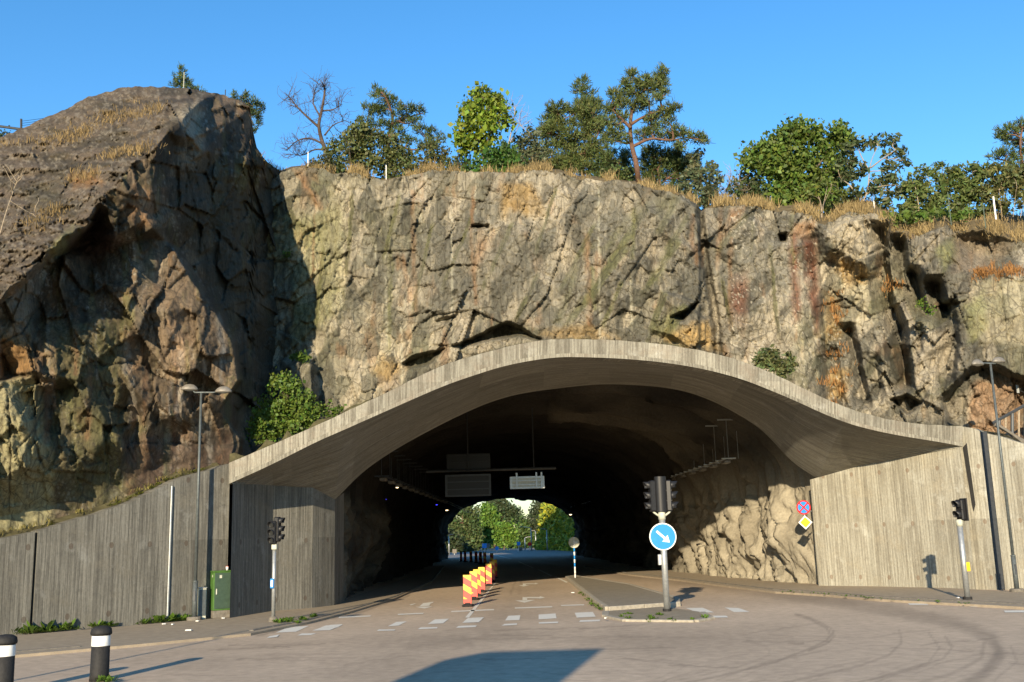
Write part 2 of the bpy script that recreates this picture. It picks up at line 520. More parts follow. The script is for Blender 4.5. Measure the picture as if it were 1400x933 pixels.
def np_mesh(name, V, Fc, mat, col=None, parent=None, origin=(0, 0, 0), smooth=False, uv=None):
    """Mesh from arrays; Fc is (n,3) or (n,4)."""
    V = np.asarray(V, np.float32) - np.asarray(origin, np.float32); Fc = np.asarray(Fc, np.int32)
    me = bpy.data.meshes.new(name)
    k = Fc.shape[1]
    me.vertices.add(len(V)); me.vertices.foreach_set('co', V.ravel())
    me.loops.add(Fc.size); me.loops.foreach_set('vertex_index', Fc.ravel())
    me.polygons.add(len(Fc)); me.polygons.foreach_set('loop_start', np.arange(len(Fc), dtype=np.int32) * k)
    if smooth: me.polygons.foreach_set('use_smooth', np.ones(len(Fc), bool))
    me.update(calc_edges=True)
    if col is not None:
        a = me.color_attributes.new('Col', 'FLOAT_COLOR', 'POINT')
        c = np.ones((len(V), 4), np.float32); c[:, :3] = col
        a.data.foreach_set('color', c.ravel())
    if uv is not None:
        ul = me.uv_layers.new(name='UVMap')
        ul.data.foreach_set('uv', np.asarray(uv, np.float32)[Fc.ravel()].ravel())
    me.materials.append(mat)
    ob = bpy.data.objects.new(name, me); COL.objects.link(ob)
    if parent is not None: ob.parent = parent
    else: ob.location = origin
    return ob


def grid_faces(r, c):
    i, j = np.meshgrid(np.arange(r - 1), np.arange(c - 1), indexing='ij')
    a = (i * c + j).ravel()
    return np.stack([a, a + c, a + c + 1, a + 1], 1)


def tag(o, label=None, cat=None, group=None, kind=None):
    if label: o['label'] = label
    if cat: o['category'] = cat
    if group: o['group'] = group
    if kind: o['kind'] = kind
    return o


def thing(name, loc, label, cat, group=None, rz=0):
    o = bpy.data.objects.new(name, None); COL.objects.link(o)
    o.empty_display_size = .2
    o.location = tuple(map(float, loc)); o.rotation_euler = (0, 0, rz)
    return tag(o, label, cat, group)


def dup(o, loc=None, label=None, rz=None, parent=None):
    c = o.copy(); COL.objects.link(c)
    if parent is not None: c.parent = parent
    if loc is not None: c.location = tuple(map(float, loc))
    if rz is not None: c.rotation_euler = (0, 0, rz)
    if label: c['label'] = label
    for ch in list(o.children): dup(ch, parent=c)
    return c
# ------------------------------------------------------------------ camera, sky, sun
cam_d = bpy.data.cameras.new('camera'); cam = bpy.data.objects.new('camera', cam_d); COL.objects.link(cam)
cam.matrix_world = Matrix.Translation(CAM) @ Matrix(ROT.tolist()).to_4x4()
cam_d.sensor_width = 36; cam_d.lens = 36 * F / 1400
cam_d.clip_start = .05; cam_d.clip_end = 5000
SC.camera = cam
SUN_EL = RAD(15.5); SUN_SLOPE = .225
w = bpy.data.worlds.new('World'); SC.world = w; w.use_nodes = True
wn = w.node_tree; bg = wn.nodes['Background']
sky = N(wn, 'ShaderNodeTexSky', sky_type='NISHITA', sun_disc=False)
sky.sun_elevation = SUN_EL
sun_dir = Vector((-SUN_SLOPE, -1, math.tan(SUN_EL) * math.hypot(1, SUN_SLOPE))).normalized()   # towards the sun
sky.sun_rotation = math.atan2(sun_dir.x, sun_dir.y)
sky.altitude = 1800; sky.air_density = 1.15; sky.dust_density = .15; sky.ozone_density = 2.0
hs = N(wn, 'ShaderNodeHueSaturation', i_Saturation=1.30, i_Value=1.0)
L(wn, sky.outputs[0], hs.inputs['Color'])
tcw = N(wn, 'ShaderNodeTexCoord'); spw = N(wn, 'ShaderNodeSeparateXYZ'); L(wn, tcw.outputs['Generated'], spw.inputs[0])
mrw = N(wn, 'ShaderNodeMapRange'); L(wn, spw.outputs[2], mrw.inputs[0])
for i_, v_ in ((1, 0.0), (2, .22), (3, .42), (4, 1.0)): mrw.inputs[i_].default_value = v_
cbw = N(wn, 'ShaderNodeCombineXYZ')
for i_ in range(3): L(wn, mrw.outputs[0], cbw.inputs[i_])
L(wn, mixc(wn, 1.0, hs.outputs[0], cbw.outputs[0], 'MULTIPLY'), bg.inputs[0])
bg.inputs[1].default_value = .15
sl = bpy.data.lights.new('sun', 'SUN'); sl.energy = 4.8; sl.angle = RAD(.5); sl.color = (1, .84, .60)
so = bpy.data.objects.new('sun', sl); COL.objects.link(so)
so.rotation_euler = sun_dir.to_track_quat('Z', 'Y').to_euler()
so.location = (-20, -60, 60)
SC.view_settings.view_transform = 'Standard'; SC.view_settings.look = 'None'
SC.view_settings.exposure = 0.84; SC.view_settings.gamma = 1
SC.cycles.use_denoising = True
SC.cycles.max_bounces = 6; SC.cycles.diffuse_bounces = 3; SC.cycles.transparent_max_bounces = 4


def hor(px): return 735.1 - .0279 * (np.asarray(px, float) - 700)


# ------------------------------------------------------------------ ground and road
gm = MB(); gm.slab([(-900, -300), (900, -300), (900, 1500), (-900, 1500)], -.6, -.02)
M['ground'] = simple('verge_ground', (.10, .095, .05), .95, var=.5, scale=.6)
tag(gm.build('ground', M['ground']), kind='structure')

offs = np.concatenate([np.linspace(14.5, 60, 40)[:-1], np.linspace(60, 260, 150), np.linspace(275, 700, 16)])
pxs = np.linspace(-420, 1820, 820)
PX, OF = np.meshgrid(pxs, offs); PY = hor(PX) + OF
RG = G(PX, PY, 0.0)
X, Y = RG[..., 0], RG[..., 1]
base = np.array([.48, .37, .262])
c = np.ones(PX.shape + (3,)) * base
c *= (.86 + .28 * fbm(X / 3, Y / 3, 3, 5))[..., None]
c *= (.94 + .12 * fbm(X / .6, Y / 5, 4, 4))[..., None]
# darker traffic lanes, worn patches and tar
for (poly, dk, so_, wb) in [
    ([(440, 905), (640, 862), (700, 800), (740, 800), (700, 868), (560, 925)], .80, 30, 8),
    ([(835, 850), (905, 852), (1000, 858), (1080, 870), (900, 900), (800, 880)], .84, 18, 6),
    ([(0, 930), (180, 880), (330, 868), (420, 868), (250, 910)], .9, 20, 6),
]:
    mk = poly_mask(PX, PY, poly, so_, wb, 3)
    c *= (1 - (1 - dk) * mk)[..., None]


def streak(pts, w, k, wob=1.0, s=0):
    global c
    c *= (1 - .72 * k * line_mask(PX, PY, pts, w, wob, s) * (.55 + .45 * fbm(PX / 14, PY / 5, s + 30, 3)))[..., None]


# curved oil band sweeping out of the tunnel on the right
for k_, (dy, ww, kk) in enumerate([(0, 9, .30), (5, 6, .25), (-3, 4, .2)]):
    streak([(795, 779 + dy * .3), (900, 789 + dy * .4), (1010, 802 + dy * .6), (1120, 818 + dy * .8), (1220, 834 + dy), (1310, 853 + dy), (1355, 870 + dy), (1368, 892 + dy), (1345, 920 + dy), (1310, 945 + dy)], ww, kk, 2, k_)
rr = random.Random(5)
# tyre arcs
for (pts, w_, k_) in [
    ([(1086, 840), (1110, 848), (1130, 858), (1137, 868), (1130, 876), (1110, 886), (1060, 905), (1000, 921), (930, 935)], 1.6, .42),
    ([(1090, 840), (1118, 849), (1137, 860), (1141, 870), (1132, 879), (1105, 891)], 1.3, .42),
    ([(1230, 862), (1232, 880), (1215, 896), (1170, 912), (1110, 926), (1040, 940)], 1.8, .34),
    ([(1292, 870), (1302, 885), (1290, 900), (1240, 918), (1170, 934), (1100, 945)], 1.8, .34),
    ([(1345, 880), (1342, 900), (1300, 922), (1230, 942)], 2.5, .34),
    ([(1382, 884), (1390, 905), (1360, 930)], 2.0, .25),
    ([(1270, 866), (1285, 885), (1270, 905), (1190, 930)], 1.4, .3),
    ([(1020, 876), (1050, 884), (1052, 896), (1010, 912), (900, 936)], 1.3, .22),
    ([(1080, 880), (1098, 880)], 2.0, .5),
    ([(705, 795), (698, 813)], 1.4, .4), ([(712, 795), (710, 812)], 1.4, .35),
    ([(650, 905), (750, 880), (830, 872)], 2, .12), ([(470, 925), (560, 885), (690, 868), (800, 862)], 2, .12),
    ([(520, 880), (620, 862), (700, 858)], 3, .14), ([(100, 915), (240, 893), (420, 880), (520, 870)], 3, .12),
    ([(560, 808), (500, 824), (440, 845)], 3, .25), ([(590, 800), (545, 815), (490, 838)], 2, .2),
]:
    streak(pts, w_, k_, 1.2, rr.randrange(99))
for k_ in range(26):
    x0, y0 = rr.uniform(960, 1380), rr.uniform(880, 930); ln = rr.uniform(60, 200)
    streak([(x0, y0), (x0 - ln * .5, y0 + ln * .10), (x0 - ln, y0 + ln * .30)], rr.uniform(.8, 1.6), rr.uniform(.1, .25), 2, k_)
for k_ in range(34):                                     # hairline cracks and repair seams
    x0, y0 = rr.uniform(60, 1380), rr.uniform(850, 925); a_ = rr.choice([0, 0, .12, -.1, 2.6, .5])
    pts_ = [(x0, y0)]
    for q_ in range(5): pts_.append((pts_[-1][0] + rr.uniform(12, 34) * math.cos(a_) + rr.uniform(-4, 4), pts_[-1][1] + rr.uniform(8, 16) * math.sin(a_) * .4 + rr.uniform(-1.2, 1.2)))
    streak(pts_, .9, rr.uniform(.2, .45), 1.5, k_ + 200)
for (poly, dk) in [([(560, 872), (640, 868), (650, 884), (555, 889)], .9), ([(250, 900), (420, 893), (400, 912), (220, 918)], .92), ([(1010, 850), (1090, 853), (1080, 863), (1000, 860)], .92), ([(690, 900), (800, 897), (830, 940), (690, 945)], 1.06)]:
    c *= (1 - (1 - dk) * poly_mask(PX, PY, poly, 1.5, 1, 6))[..., None]
c *= (.95 + .10 * fbm(X / .35, Y / .5, 14, 5))[..., None]
# light dusty strip and a thin dark line by the left kerb
c *= (1 + .10 * line_mask(PX, PY, [(820, 850), (1000, 845), (1200, 838), (1400, 850)], 14, 5, 9))[..., None]
c *= (1 - .3 * line_mask(PX, PY, [(350, 870), (430, 851), (500, 835), (560, 814)], 1.2, .8, 2))[..., None]
# greyer, darker surface further in
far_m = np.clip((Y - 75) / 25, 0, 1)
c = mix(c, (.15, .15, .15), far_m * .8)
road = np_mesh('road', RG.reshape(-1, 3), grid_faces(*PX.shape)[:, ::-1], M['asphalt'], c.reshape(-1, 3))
tag(road, kind='structure')

# pavements and islands
PV = (.32, .26, .185)


def paving(name, pix, z, z0=-.02, colour=PV, kerb=True):
    pts = [G(a, b, z if kerb else 0)[:2] for a, b in pix]
    m_ = MB(); m_.slab([tuple(q) for q in pts], z0, z)
    o = m_.build(name, M['asphalt'])
    a = o.data.color_attributes.new('Col', 'FLOAT_COLOR', 'POINT')
    a.data.foreach_set('color', list((*colour, 1)) * len(o.data.vertices))
    return tag(o, kind='structure')


def kerb_line(name, pix, z, wd=.13, zb=-.01, mat='kerb'):
    """Kerb stones with joints along a pixel line."""
    pts = [G(a, b, 0) for a, b in pix]
    m_ = MB()
    for a, b in zip(pts[:-1], pts[1:]):
        d = b - a; ln = float(np.hypot(d[0], d[1])); n = max(1, int(ln / 1.0)); ang = math.atan2(d[1], d[0])
        for k in range(n):
            q = a + d * ((k + .5) / n)
            m_.box((q[0], q[1], (z + zb) / 2), (ln / n - .012, wd, z - zb), ang, bev=.015)
    return tag(m_.build(name, M[mat]), kind='structure')


left_kerb = [(-260, 927), (17, 896), (110, 888), (200, 880), (343, 866), (420, 851), (480, 836), (540, 818), (590, 796), (606, 775)]
paving('pavement', left_kerb + [(600, 772), (585, 780), (460, 824), (427, 828), (318, 841), (312, 844), (0, 871), (-260, 893)], .06)
kerb_line('kerb', left_kerb[:3], .085)
kerb_line('kerb', left_kerb[4:], .085)
right_kerb = [(800, 776), (859, 785.5), (930, 793), (997, 801.5), (1060, 809), (1133, 813.5), (1196, 819), (1305, 825), (1400, 830), (1640, 846)]
paving('pavement', right_kerb + [(1640, 826), (1400, 810), (1316, 805), (1120, 796), (1000, 787), (900, 778), (830, 771)], .07)
kerb_line('kerb', right_kerb, .095)
isl = [(775, 792), (786, 790.5), (860, 803), (926, 823), (927, 829.5), (831, 836.5), (817, 827)]
paving('traffic_island', isl, .13, colour=(.25, .215, .16), kerb=False)
kerb_line('kerb', isl + [isl[0]], .145, .16, mat='kerb_pale')
isl2 = [(828, 838), (850, 836.5), (905, 832), (960, 839.5), (972, 847), (950, 851), (856, 850), (828, 844)]
paving('traffic_island', isl2, .05, colour=(.27, .225, .16), kerb=False)
kerb_line('kerb', isl2[3:] + [isl2[0]], .06, .2, mat='kerb_pale')

# painted markings: sheets 5 mm above the asphalt
def Z5(q): return (440 + q[0] / 3.3333, 760 + q[1] / 3.3333)
def Z3(q): return (q[0] / 2.9167, 640 + q[1] / 2.9167)
def Z6(q): return (800 + q[0] / 2.3333, 760 + q[1] / 2.3333)
def Z7(q): return (620 + q[0] / 10, 780 + q[1] / 10)


def paint(name, polys, z=.006):
    m_ = MB()
    for k, poly in enumerate(polys):
        pts = [G(a, b, z + .0015 * (k % 4)) for a, b in poly]
        m_.add(pts, [tuple(range(len(pts)))])
    return tag(m_.build(name, M['white_paint']), kind='structure')


row1 = [[(0, 325), (40, 315), (95, 312), (75, 326), (40, 334), (0, 340)], [(300, 322), (340, 302), (388, 299), (350, 318)], [(482, 312), (515, 290), (580, 287), (552, 308)],
        [(640, 306), (665, 284), (740, 280), (715, 303)], [(835, 295), (850, 274), (905, 271), (900, 293)], [(988, 290), (988, 268), (1065, 263), (1070, 285)], [(1162, 282), (1152, 260), (1235, 256), (1248, 278)]]
row2 = [[(250, 343), (330, 341), (335, 336), (260, 336)], [(437, 335), (525, 331), (527, 325), (450, 327)], [(612, 329), (700, 325), (707, 317), (622, 320)], [(820, 319), (888, 315), (890, 308), (832, 311)],
        [(990, 310), (1075, 307), (1078, 300), (988, 303)], [(1172, 302), (1265, 298), (1270, 291), (1178, 294)]]
left_x = [[(1100, 657), (1150, 634), (1232, 630), (1180, 653)], [(1245, 649), (1300, 628), (1367, 625), (1315, 647)], [(1062, 679), (1075, 671), (1115, 664), (1105, 674)], [(1185, 668), (1240, 666), (1262, 659), (1203, 660)],
          [(740, 652), (768, 650), (765, 655), (738, 655)]]
right_x = [[(320, 167), (375, 166), (412, 181), (360, 182)], [(385, 192), (450, 191), (457, 197), (393, 198)], [(445, 165), (490, 167), (525, 179), (475, 180)], [(1130, 150), (1170, 150), (1300, 161), (1240, 164)],
           [(1030, 152), (1090, 152), (1095, 157), (1035, 157)], [(1335, 175), (1400, 174), (1480, 181), (1340, 181)]]
paint('crossing_marking', [list(map(Z5, q)) for q in row1 + row2] + [list(map(Z3, q)) for q in left_x] + [list(map(Z6, q)) for q in right_x])
paint('stop_line', [list(map(Z5, q)) for q in [[(590, 257), (590, 252), (785, 243), (785, 248)], [(880, 241), (880, 236), (1050, 230), (1050, 235)], [(1090, 229), (1090, 225), (1195, 221), (1195, 226)], [(345, 270), (348, 265), (465, 260), (462, 265)], [(75, 284), (80, 278), (225, 272), (220, 277)]]])
paint('lane_line', [list(map(Z7, [(160, 645), (215, 645), (600, 150), (578, 150)])), [(776.5, 796), (774, 797), (757.5, 788.5), (759, 788)], [(755, 787.2), (753, 787.8), (735, 779), (737, 778.8)], [(730, 776.5), (728, 776.8), (708, 768), (710, 768)], [(700, 764.2), (698, 764.2), (668, 757.2), (670, 757)]])
arrow1 = [list(map(Z7, q)) for q in [[(845, 412), (970, 442), (1115, 405), (1025, 404), (1000, 412), (940, 412), (930, 411)], [(943, 408), (1010, 408), (1003, 366), (945, 366)], [(1003, 382), (1180, 384), (1180, 364), (1003, 364)], [(1175, 388), (1255, 374), (1180, 352)]]]
arrow2 = [list(map(Z7, q)) for q in [[(890, 203), (960, 221), (1045, 203)], [(948, 202), (992, 202), (990, 180), (948, 180)], [(990, 189), (1115, 188), (1115, 178), (990, 178)], [(1112, 192), (1160, 182), (1115, 170)]]]
arrow3 = [list(map(Z5, q)) for q in [[(427, 233), (468, 241), (505, 231)], [(445, 231), (490, 228), (498, 214), (462, 216)], [(462, 216), (510, 210), (505, 215), (480, 224)], [(398, 223), (425, 217), (428, 219), (408, 226)]]]
paint('arrow_marking', arrow1 + arrow2 + arrow3)

# ------------------------------------------------------------------ tunnel portal
def z_at(px, py, pt):
    """Height on the vertical through plan point pt where the ray (px,py) passes its depth."""
    return float(P(px, py, pt[1])[2])


Q0, Q1, Q2 = G(320, 842.5), P(427, 829, 35.4), P(458, 825, 36.6)
RA, RB = P(1120, 797.5, 40.2), G(1315, 806)
e = (RB - RA)[:2]; e = e / np.hypot(*e)
PA, PB = (-8.8, 31.6), (15.2, 31.6 + .167 * 24.0)        # plan line of the parapet face


def par(px, py): return on_plan(px, py, PA, PB)


top_k = [(313, 633), (370, 609), (430, 583), (475, 562), (520, 541), (600, 502), (650, 486), (690, 475), (730, 467), (765, 464), (800, 464), (850, 466), (905, 471), (960, 480), (1010, 493), (1050, 508), (1090, 527), (1130, 546), (1165, 560), (1200, 570), (1230, 576), (1260, 580), (1290, 582), (1316, 583)]
bot_k = [(313, 662), (370, 636), (430, 606), (475, 586), (520, 566), (600, 531), (650, 513), (690, 501), (730, 493), (765, 489), (800, 489), (850, 491), (905, 496), (960, 505), (1010, 518), (1050, 533), (1090, 550), (1130, 568), (1165, 581), (1200, 590), (1230, 596), (1260, 601), (1290, 606), (1316, 611)]
tunnel_c = G(760, 830)
tunnel = thing('road_tunnel', (tunnel_c[0], tunnel_c[1], 0), 'wide rock tunnel with flared board-marked concrete portal and dark shotcrete bore', 'tunnel')
TO = np.array(tunnel.location)
pn = 140
pxs_ = np.linspace(313, 1316, pn)
tz = smooth_curve(top_k, pn); bz = smooth_curve(bot_k, pn)
tz = np.stack([pxs_, itp(pxs_, tz)], 1); bz = np.stack([pxs_, itp(pxs_, bz)], 1)
wob = (fbm(pxs_ / 9, pxs_ * 0, 2, 3) - .5) * 1.2
T3 = par(tz[:, 0], tz[:, 1] + wob); B3 = par(bz[:, 0], bz[:, 1])
back = np.array([-.165, .986, 0]) * .5
s_ = T3[:, 0]
pb = MB(TO)
rows = [B3 + back, B3, B3 * .5 + T3 * .5, T3, T3 + back]
uvr = [np.stack([s_, B3[:, 2] - .5], 1), np.stack([s_, B3[:, 2]], 1), np.stack([s_, .5 * (B3 + T3)[:, 2]], 1), np.stack([s_, T3[:, 2]], 1), np.stack([s_, T3[:, 2] + .5], 1)]
pb.grid(rows, uvr)
pb.add([T3[-1], T3[-1] + back, B3[-1] + back, B3[-1]], [(0, 1, 2, 3)], uvs=[(0, 1), (.5, 1), (.5, 0), (0, 0)])
pb.build('parapet', M['conc_edge'], tunnel)
# cornice lip under the parapet face, 4 cm proud
lp = MB(TO); f_ = np.array([.165, -.986, 0]) * .04
lp.grid([B3 + f_ * .1, B3 + f_, B3 + f_ + (0, 0, .12), B3 + (0, 0, .13)], [np.stack([s_, B3[:, 2] * 0 + k * .1], 1) for k in range(4)])
lp.build('drip_edge', M['conc_edge'], tunnel)
# moss along the parapet top
mm = MB(TO)
pp = T3 + (0, 0, .012)
nz = fbm(pxs_ / 14, pxs_ * 0 + 5, 8, 3)
dens = np.clip((560 - pxs_) / 200, .12, 1)
hgt = np.clip((nz - .35) * .7, 0, .3) * dens
mm.grid([pp + back * .1, pp + back * .3 + np.stack([0 * hgt, 0 * hgt, hgt], 1), pp + back * .98 + np.stack([0 * hgt, 0 * hgt, hgt], 1)])
mm.build('moss_strip', M['earth'], tunnel)

# hood: from the parapet's lower edge back to the inner arch
front = [(313, 662), (370, 636), (429, 606.5), (470, 588), (520, 566), (600, 531), (690, 501), (765, 489), (850, 491), (960, 505), (1060, 537), (1112, 560), (1155, 577.5), (1230, 596), (1314, 610.5)]
_m = (RA[1] - Q2[1]) / (RA[0] - Q2[0])
iD = lambda px: (Q2[1] - _m * Q2[0]) / (1 - _m * rays(px, 600)[..., 0])
inner_px = [(318, 662), (374, 664), (428, 667), (458, 683), (509, 636), (589, 588), (680, 547), (765, 531), (850, 526), (945, 538), (1030, 580), (1082, 630), (1119, 655.5), (1176, 637), (1313, 612)]
I3 = []
for k, (a, b) in enumerate(inner_px):
    if k == 0: q = par(a, b)
    elif k == 1: q = on_plan(a, b, Q0, Q1)
    elif k == 2: q = P(a, b, Q1[1])
    elif k == 3: q = P(a, b, Q2[1])
    elif k >= 13: q = on_plan(a, b, RA, RB) if k == 13 else par(a, b)
    elif k == 12: q = P(a, b, RA[1])
    else: q = P(a, b, iD(a))
    I3.append(q)
F3 = [par(a, b) for a, b in front]
I3 = np.array(I3); F3 = np.array(F3)
# smooth only through the arch (3..12); the wing triangles stay flat with sharp creases
fa = np.concatenate([F3[:3], smooth_curve(F3[3:13], 91), F3[13:]])
ia = np.concatenate([I3[:3], smooth_curve(I3[3:13], 91), I3[13:]])
arc = np.concatenate([[0], np.cumsum(np.linalg.norm(np.diff((fa + ia) / 2, axis=0), axis=1))])
hb = MB(TO)
K = 9
rows, uvr = [], []
for k in range(K + 1):
    t = k / K
    r_ = fa * (1 - t) + ia * t
    bulge = math.sin(math.pi * t) * .10
    r_ = r_ + np.array([0, 0, bulge])
    rows.append(r_); uvr.append(np.stack([t * np.linalg.norm(fa - ia, axis=1).clip(.5, 9), arc], 1))
hb.grid(rows, uvr)
hb.build('flared_hood', M['conc_hood'], tunnel, smooth=False)

# side walls under the hood
def wall_strip(mb, pts, tops, s0=0., zb=-.05, n=10):
    s = s0
    for k in range(len(pts) - 1):
        a, b = np.array(pts[k][:2]), np.array(pts[k + 1][:2]); ln = np.hypot(*(b - a))
        g, uv = [], []
        for j in range(n + 1):
            t = j / n; x, y = a * (1 - t) + b * t; zt = tops[k] * (1 - t) + tops[k + 1] * t
            g.append([(x, y, zb), (x, y, zb + (zt - zb) * .5), (x, y, zt)]); uv.append([(s + ln * t, zb), (s + ln * t, zb + (zt - zb) * .5), (s + ln * t, zt)])
        mb.grid(g, uv); s += ln
    return s


sw = MB(TO)
zl = [I3[0][2] + .02, I3[2][2], I3[3][2]]
Q0b = np.array([I3[0][0], I3[0][1] + .03, 0])
wall_strip(sw, [Q0b, I3[1], I3[2], I3[3]], [zl[0] + .06, I3[1][2] + .06, zl[1] + .04, zl[2]])
q3 = I3[3] + np.array([.05, 1.6, 0])
wall_strip(sw, [I3[3], q3], [I3[3][2], I3[3][2] + .3], 3.3)
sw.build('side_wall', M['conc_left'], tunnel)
sw = MB(TO)
RE = I3[14]
RW = [RA, I3[13], RE]
wall_strip(sw, [(RA[0] - .02, RA[1] + .05), RA, (I3[13][0], I3[13][1]), (RE[0], RE[1] - .0)], [I3[12][2], I3[12][2], I3[13][2], RE[2] + .03])
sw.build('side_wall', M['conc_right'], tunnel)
# bore
nj, nk = 460, 170
ts = np.linspace(0, 1, nj) ** 2.1
yl = I3[3][1] + .2 + (122 - I3[3][1]) * ts
yr = RA[1] + .1 + (122 - RA[1]) * ts
xl = itp(yl, [(38, -6.75), (45, -6.9), (60, -7.2), (122, -8.1)])
xr = itp(yr, [(40.2, 12.2), (43.4, 11.0), (49.7, 10.25), (53.5, 9.65), (58, 9.0), (70, 8.3), (122, 6.9)])
zc = itp(yl, [(38, 8.75), (60, 8.2), (122, 6.7)])
zs = itp(yl, [(38, 4.1), (60, 3.6), (122, 3.0)])
bore = np.zeros((nj, nk, 3))
nw = 46
for k in range(nk):
    if k < nw: f = 0.0; q_ = k / nw; zz = zs * q_ - .05 * (1 - q_)
    elif k >= nk - nw: f = 1.0; q_ = (nk - 1 - k) / nw; zz = zs * q_ - .05 * (1 - q_)
    else:
        a = math.pi * (k - nw + 1) / (nk - 2 * nw + 1)
        f = .5 - .5 * math.cos(a); zz = zs + (zc - zs) * math.sin(a) ** .9
    bore[:, k, 0] = xl * (1 - f) + xr * f; bore[:, k, 1] = yl * (1 - f) + yr * f; bore[:, k, 2] = zz
# lumpy sprayed concrete over blasted rock, hanging in broken folds on the walls
yy = bore[..., 1]; kk = np.broadcast_to(np.arange(nk), yy.shape).astype(float)
km = kk * .1                                            # about metres round the profile
lean = np.where(kk > nk / 2, 1, -1) * km * .35
d1 = fbm((yy + lean) / 1.7, km / 3.2, 11, 5) - .5
rid = 1 - np.abs(fbm((yy + lean) / 1.25, km / 2.8, 21, 4) - .5) * 5
rid2 = 1 - np.abs(fbm((yy + lean * 1.4) / .55, km / 1.1, 24, 3) - .5) * 4
d3 = fbm(yy / 5, km / 3, 31, 3) - .5
fz, fe, _ = facets(yy + lean, km, .95, 2.6, .25, .10, .34, 71, .25)
fz2, fe2, _ = facets(yy + lean, km, .4, .8, -.2, .03, .12, 75, .3)
right = kk > nk / 2
amp = np.clip((yy - np.where(right, RA[1] + .6, Q2[1] + .8)) / 2.2, 0, 1)
dr = amp * (d1 * 1.0 + np.clip(rid, -.5, 1) * .20 + np.clip(rid2, -.5, 1) * .13 + d3 * .9 + fz * 1.0 + fz2 * 1.4) + amp * np.where(right, -.12, .15)
a_ = np.clip((kk - nw + 1) / (nk - 2 * nw + 1), 0, 1) * math.pi
nx, nzv = -np.cos(a_), np.sin(a_)
low = np.clip(bore[..., 2] / .4, 0, 1)
bore[..., 0] += nx * dr; bore[..., 2] += nzv * dr * .8
bore[:, 0, 2] = -.05; bore[:, -1, 2] = -.05
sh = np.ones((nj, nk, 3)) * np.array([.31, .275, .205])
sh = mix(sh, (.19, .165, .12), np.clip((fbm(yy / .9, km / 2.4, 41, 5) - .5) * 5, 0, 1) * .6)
soot_shade = fbm(yy / 3, km, 77, 4)
# sooty concrete, with tunnel shade painted in on the roof, left wall and depths
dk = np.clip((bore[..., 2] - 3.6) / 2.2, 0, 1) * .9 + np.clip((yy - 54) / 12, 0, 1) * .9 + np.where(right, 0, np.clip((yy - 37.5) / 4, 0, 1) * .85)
sh = mix(sh, (.022, .020, .018), np.clip(dk * (.65 + .6 * soot_shade), 0, .97))
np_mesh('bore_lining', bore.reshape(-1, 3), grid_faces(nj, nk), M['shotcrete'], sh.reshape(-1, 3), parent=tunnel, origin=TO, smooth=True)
# closing ring between hood and bore
ring_in = ia[2:-2]
ro = ring_in + np.array([0, .9, 0]) + np.array([0, 0, .35]); ro[:, 0] += np.linspace(-.35, .35, len(ro))
rb = MB(TO); rb.grid([ring_in, ro], [np.stack([ring_in[:, 0], ring_in[:, 0] * 0], 1), np.stack([ring_in[:, 0], ring_in[:, 0] * 0 + .8], 1)])
ro2 = ro + np.array([0, .5, 1.6]); ro2[:, 0] += np.linspace(-1.2, 1.2, len(ro2))
rb.grid([ro, ro2], [np.stack([ro[:, 0], ro[:, 0] * 0], 1), np.stack([ro[:, 0], ro[:, 0] * 0 + 1.8], 1)])
rb.build('arch_rim', M['conc_hood'], tunnel)

# ------------------------------------------------------------------ retaining walls
W0, W1 = G(0, 871.5), G(313, 845.5)
wd = (W1 - W0)[:2]; wl = np.hypot(*wd); wd = wd / wl
wall_top_px = [(-330, 800), (0, 737), (49, 727), (75, 720), (100, 711), (140, 700), (180, 686), (210, 672), (240, 656), (275, 646), (316, 634)]
tops_w = np.array([on_plan(a, b, W0, W1) for a, b in wall_top_px])
sw_ = (tops_w[:, :2] - W0[:2]) @ wd
W1e = np.array([I3[0][0], I3[0][1], 0]); 
sL = float((on_plan(311.5, 760, W0, W1)[:2] - W0[:2]) @ wd)


def ret_wall(name, label, s0, s1, top, org, dirv, mat, th=.55, n=60):
    nrm = np.array([-dirv[1], dirv[0]])
    o0 = org[:2] + dirv * (s0 + s1) / 2
    mb = MB((o0[0], o0[1], 0))
    ss = np.linspace(s0, s1, n)
    zt = top(ss) + (fbm(ss * 2.2, ss * 0, 5, 3) - .5) * .05
    xy = org[:2] + ss[:, None] * dirv
    bk = xy + nrm * th
    z = lambda q, h: np.concatenate([q, np.broadcast_to(h, (n,))[:, None]], 1)
    rows = [z(xy, -.05), z(xy, zt * .5), z(xy, zt), z(bk, zt), z(bk, -.05)]
    uv = [np.stack([ss, ss * 0 - .05], 1), np.stack([ss, zt * .5], 1), np.stack([ss, zt], 1), np.stack([ss, zt + th], 1), np.stack([ss, 2 * zt + th], 1)]
    mb.grid(rows, uv)
    for i in (0, -1):
        mb.add([r[i] for r in rows], [(0, 1, 2, 3, 4)], uvs=[(0, 0), (0, zt[i] * .5), (0, zt[i]), (th, zt[i]), (th, 0)])
    return tag(mb.build(name, mat), label, 'wall')


topL = lambda s: np.interp(s, sw_, tops_w[:, 2])
s_j = float((on_plan(46, 800, W0, W1)[:2] - W0[:2]) @ wd)
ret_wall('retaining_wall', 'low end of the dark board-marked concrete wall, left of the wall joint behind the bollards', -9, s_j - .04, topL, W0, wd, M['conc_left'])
ret_wall('retaining_wall', 'dark board-marked concrete wall rising behind the street lamp and green cabinet', s_j + .04, sL, topL, W0, wd, M['conc_left'])
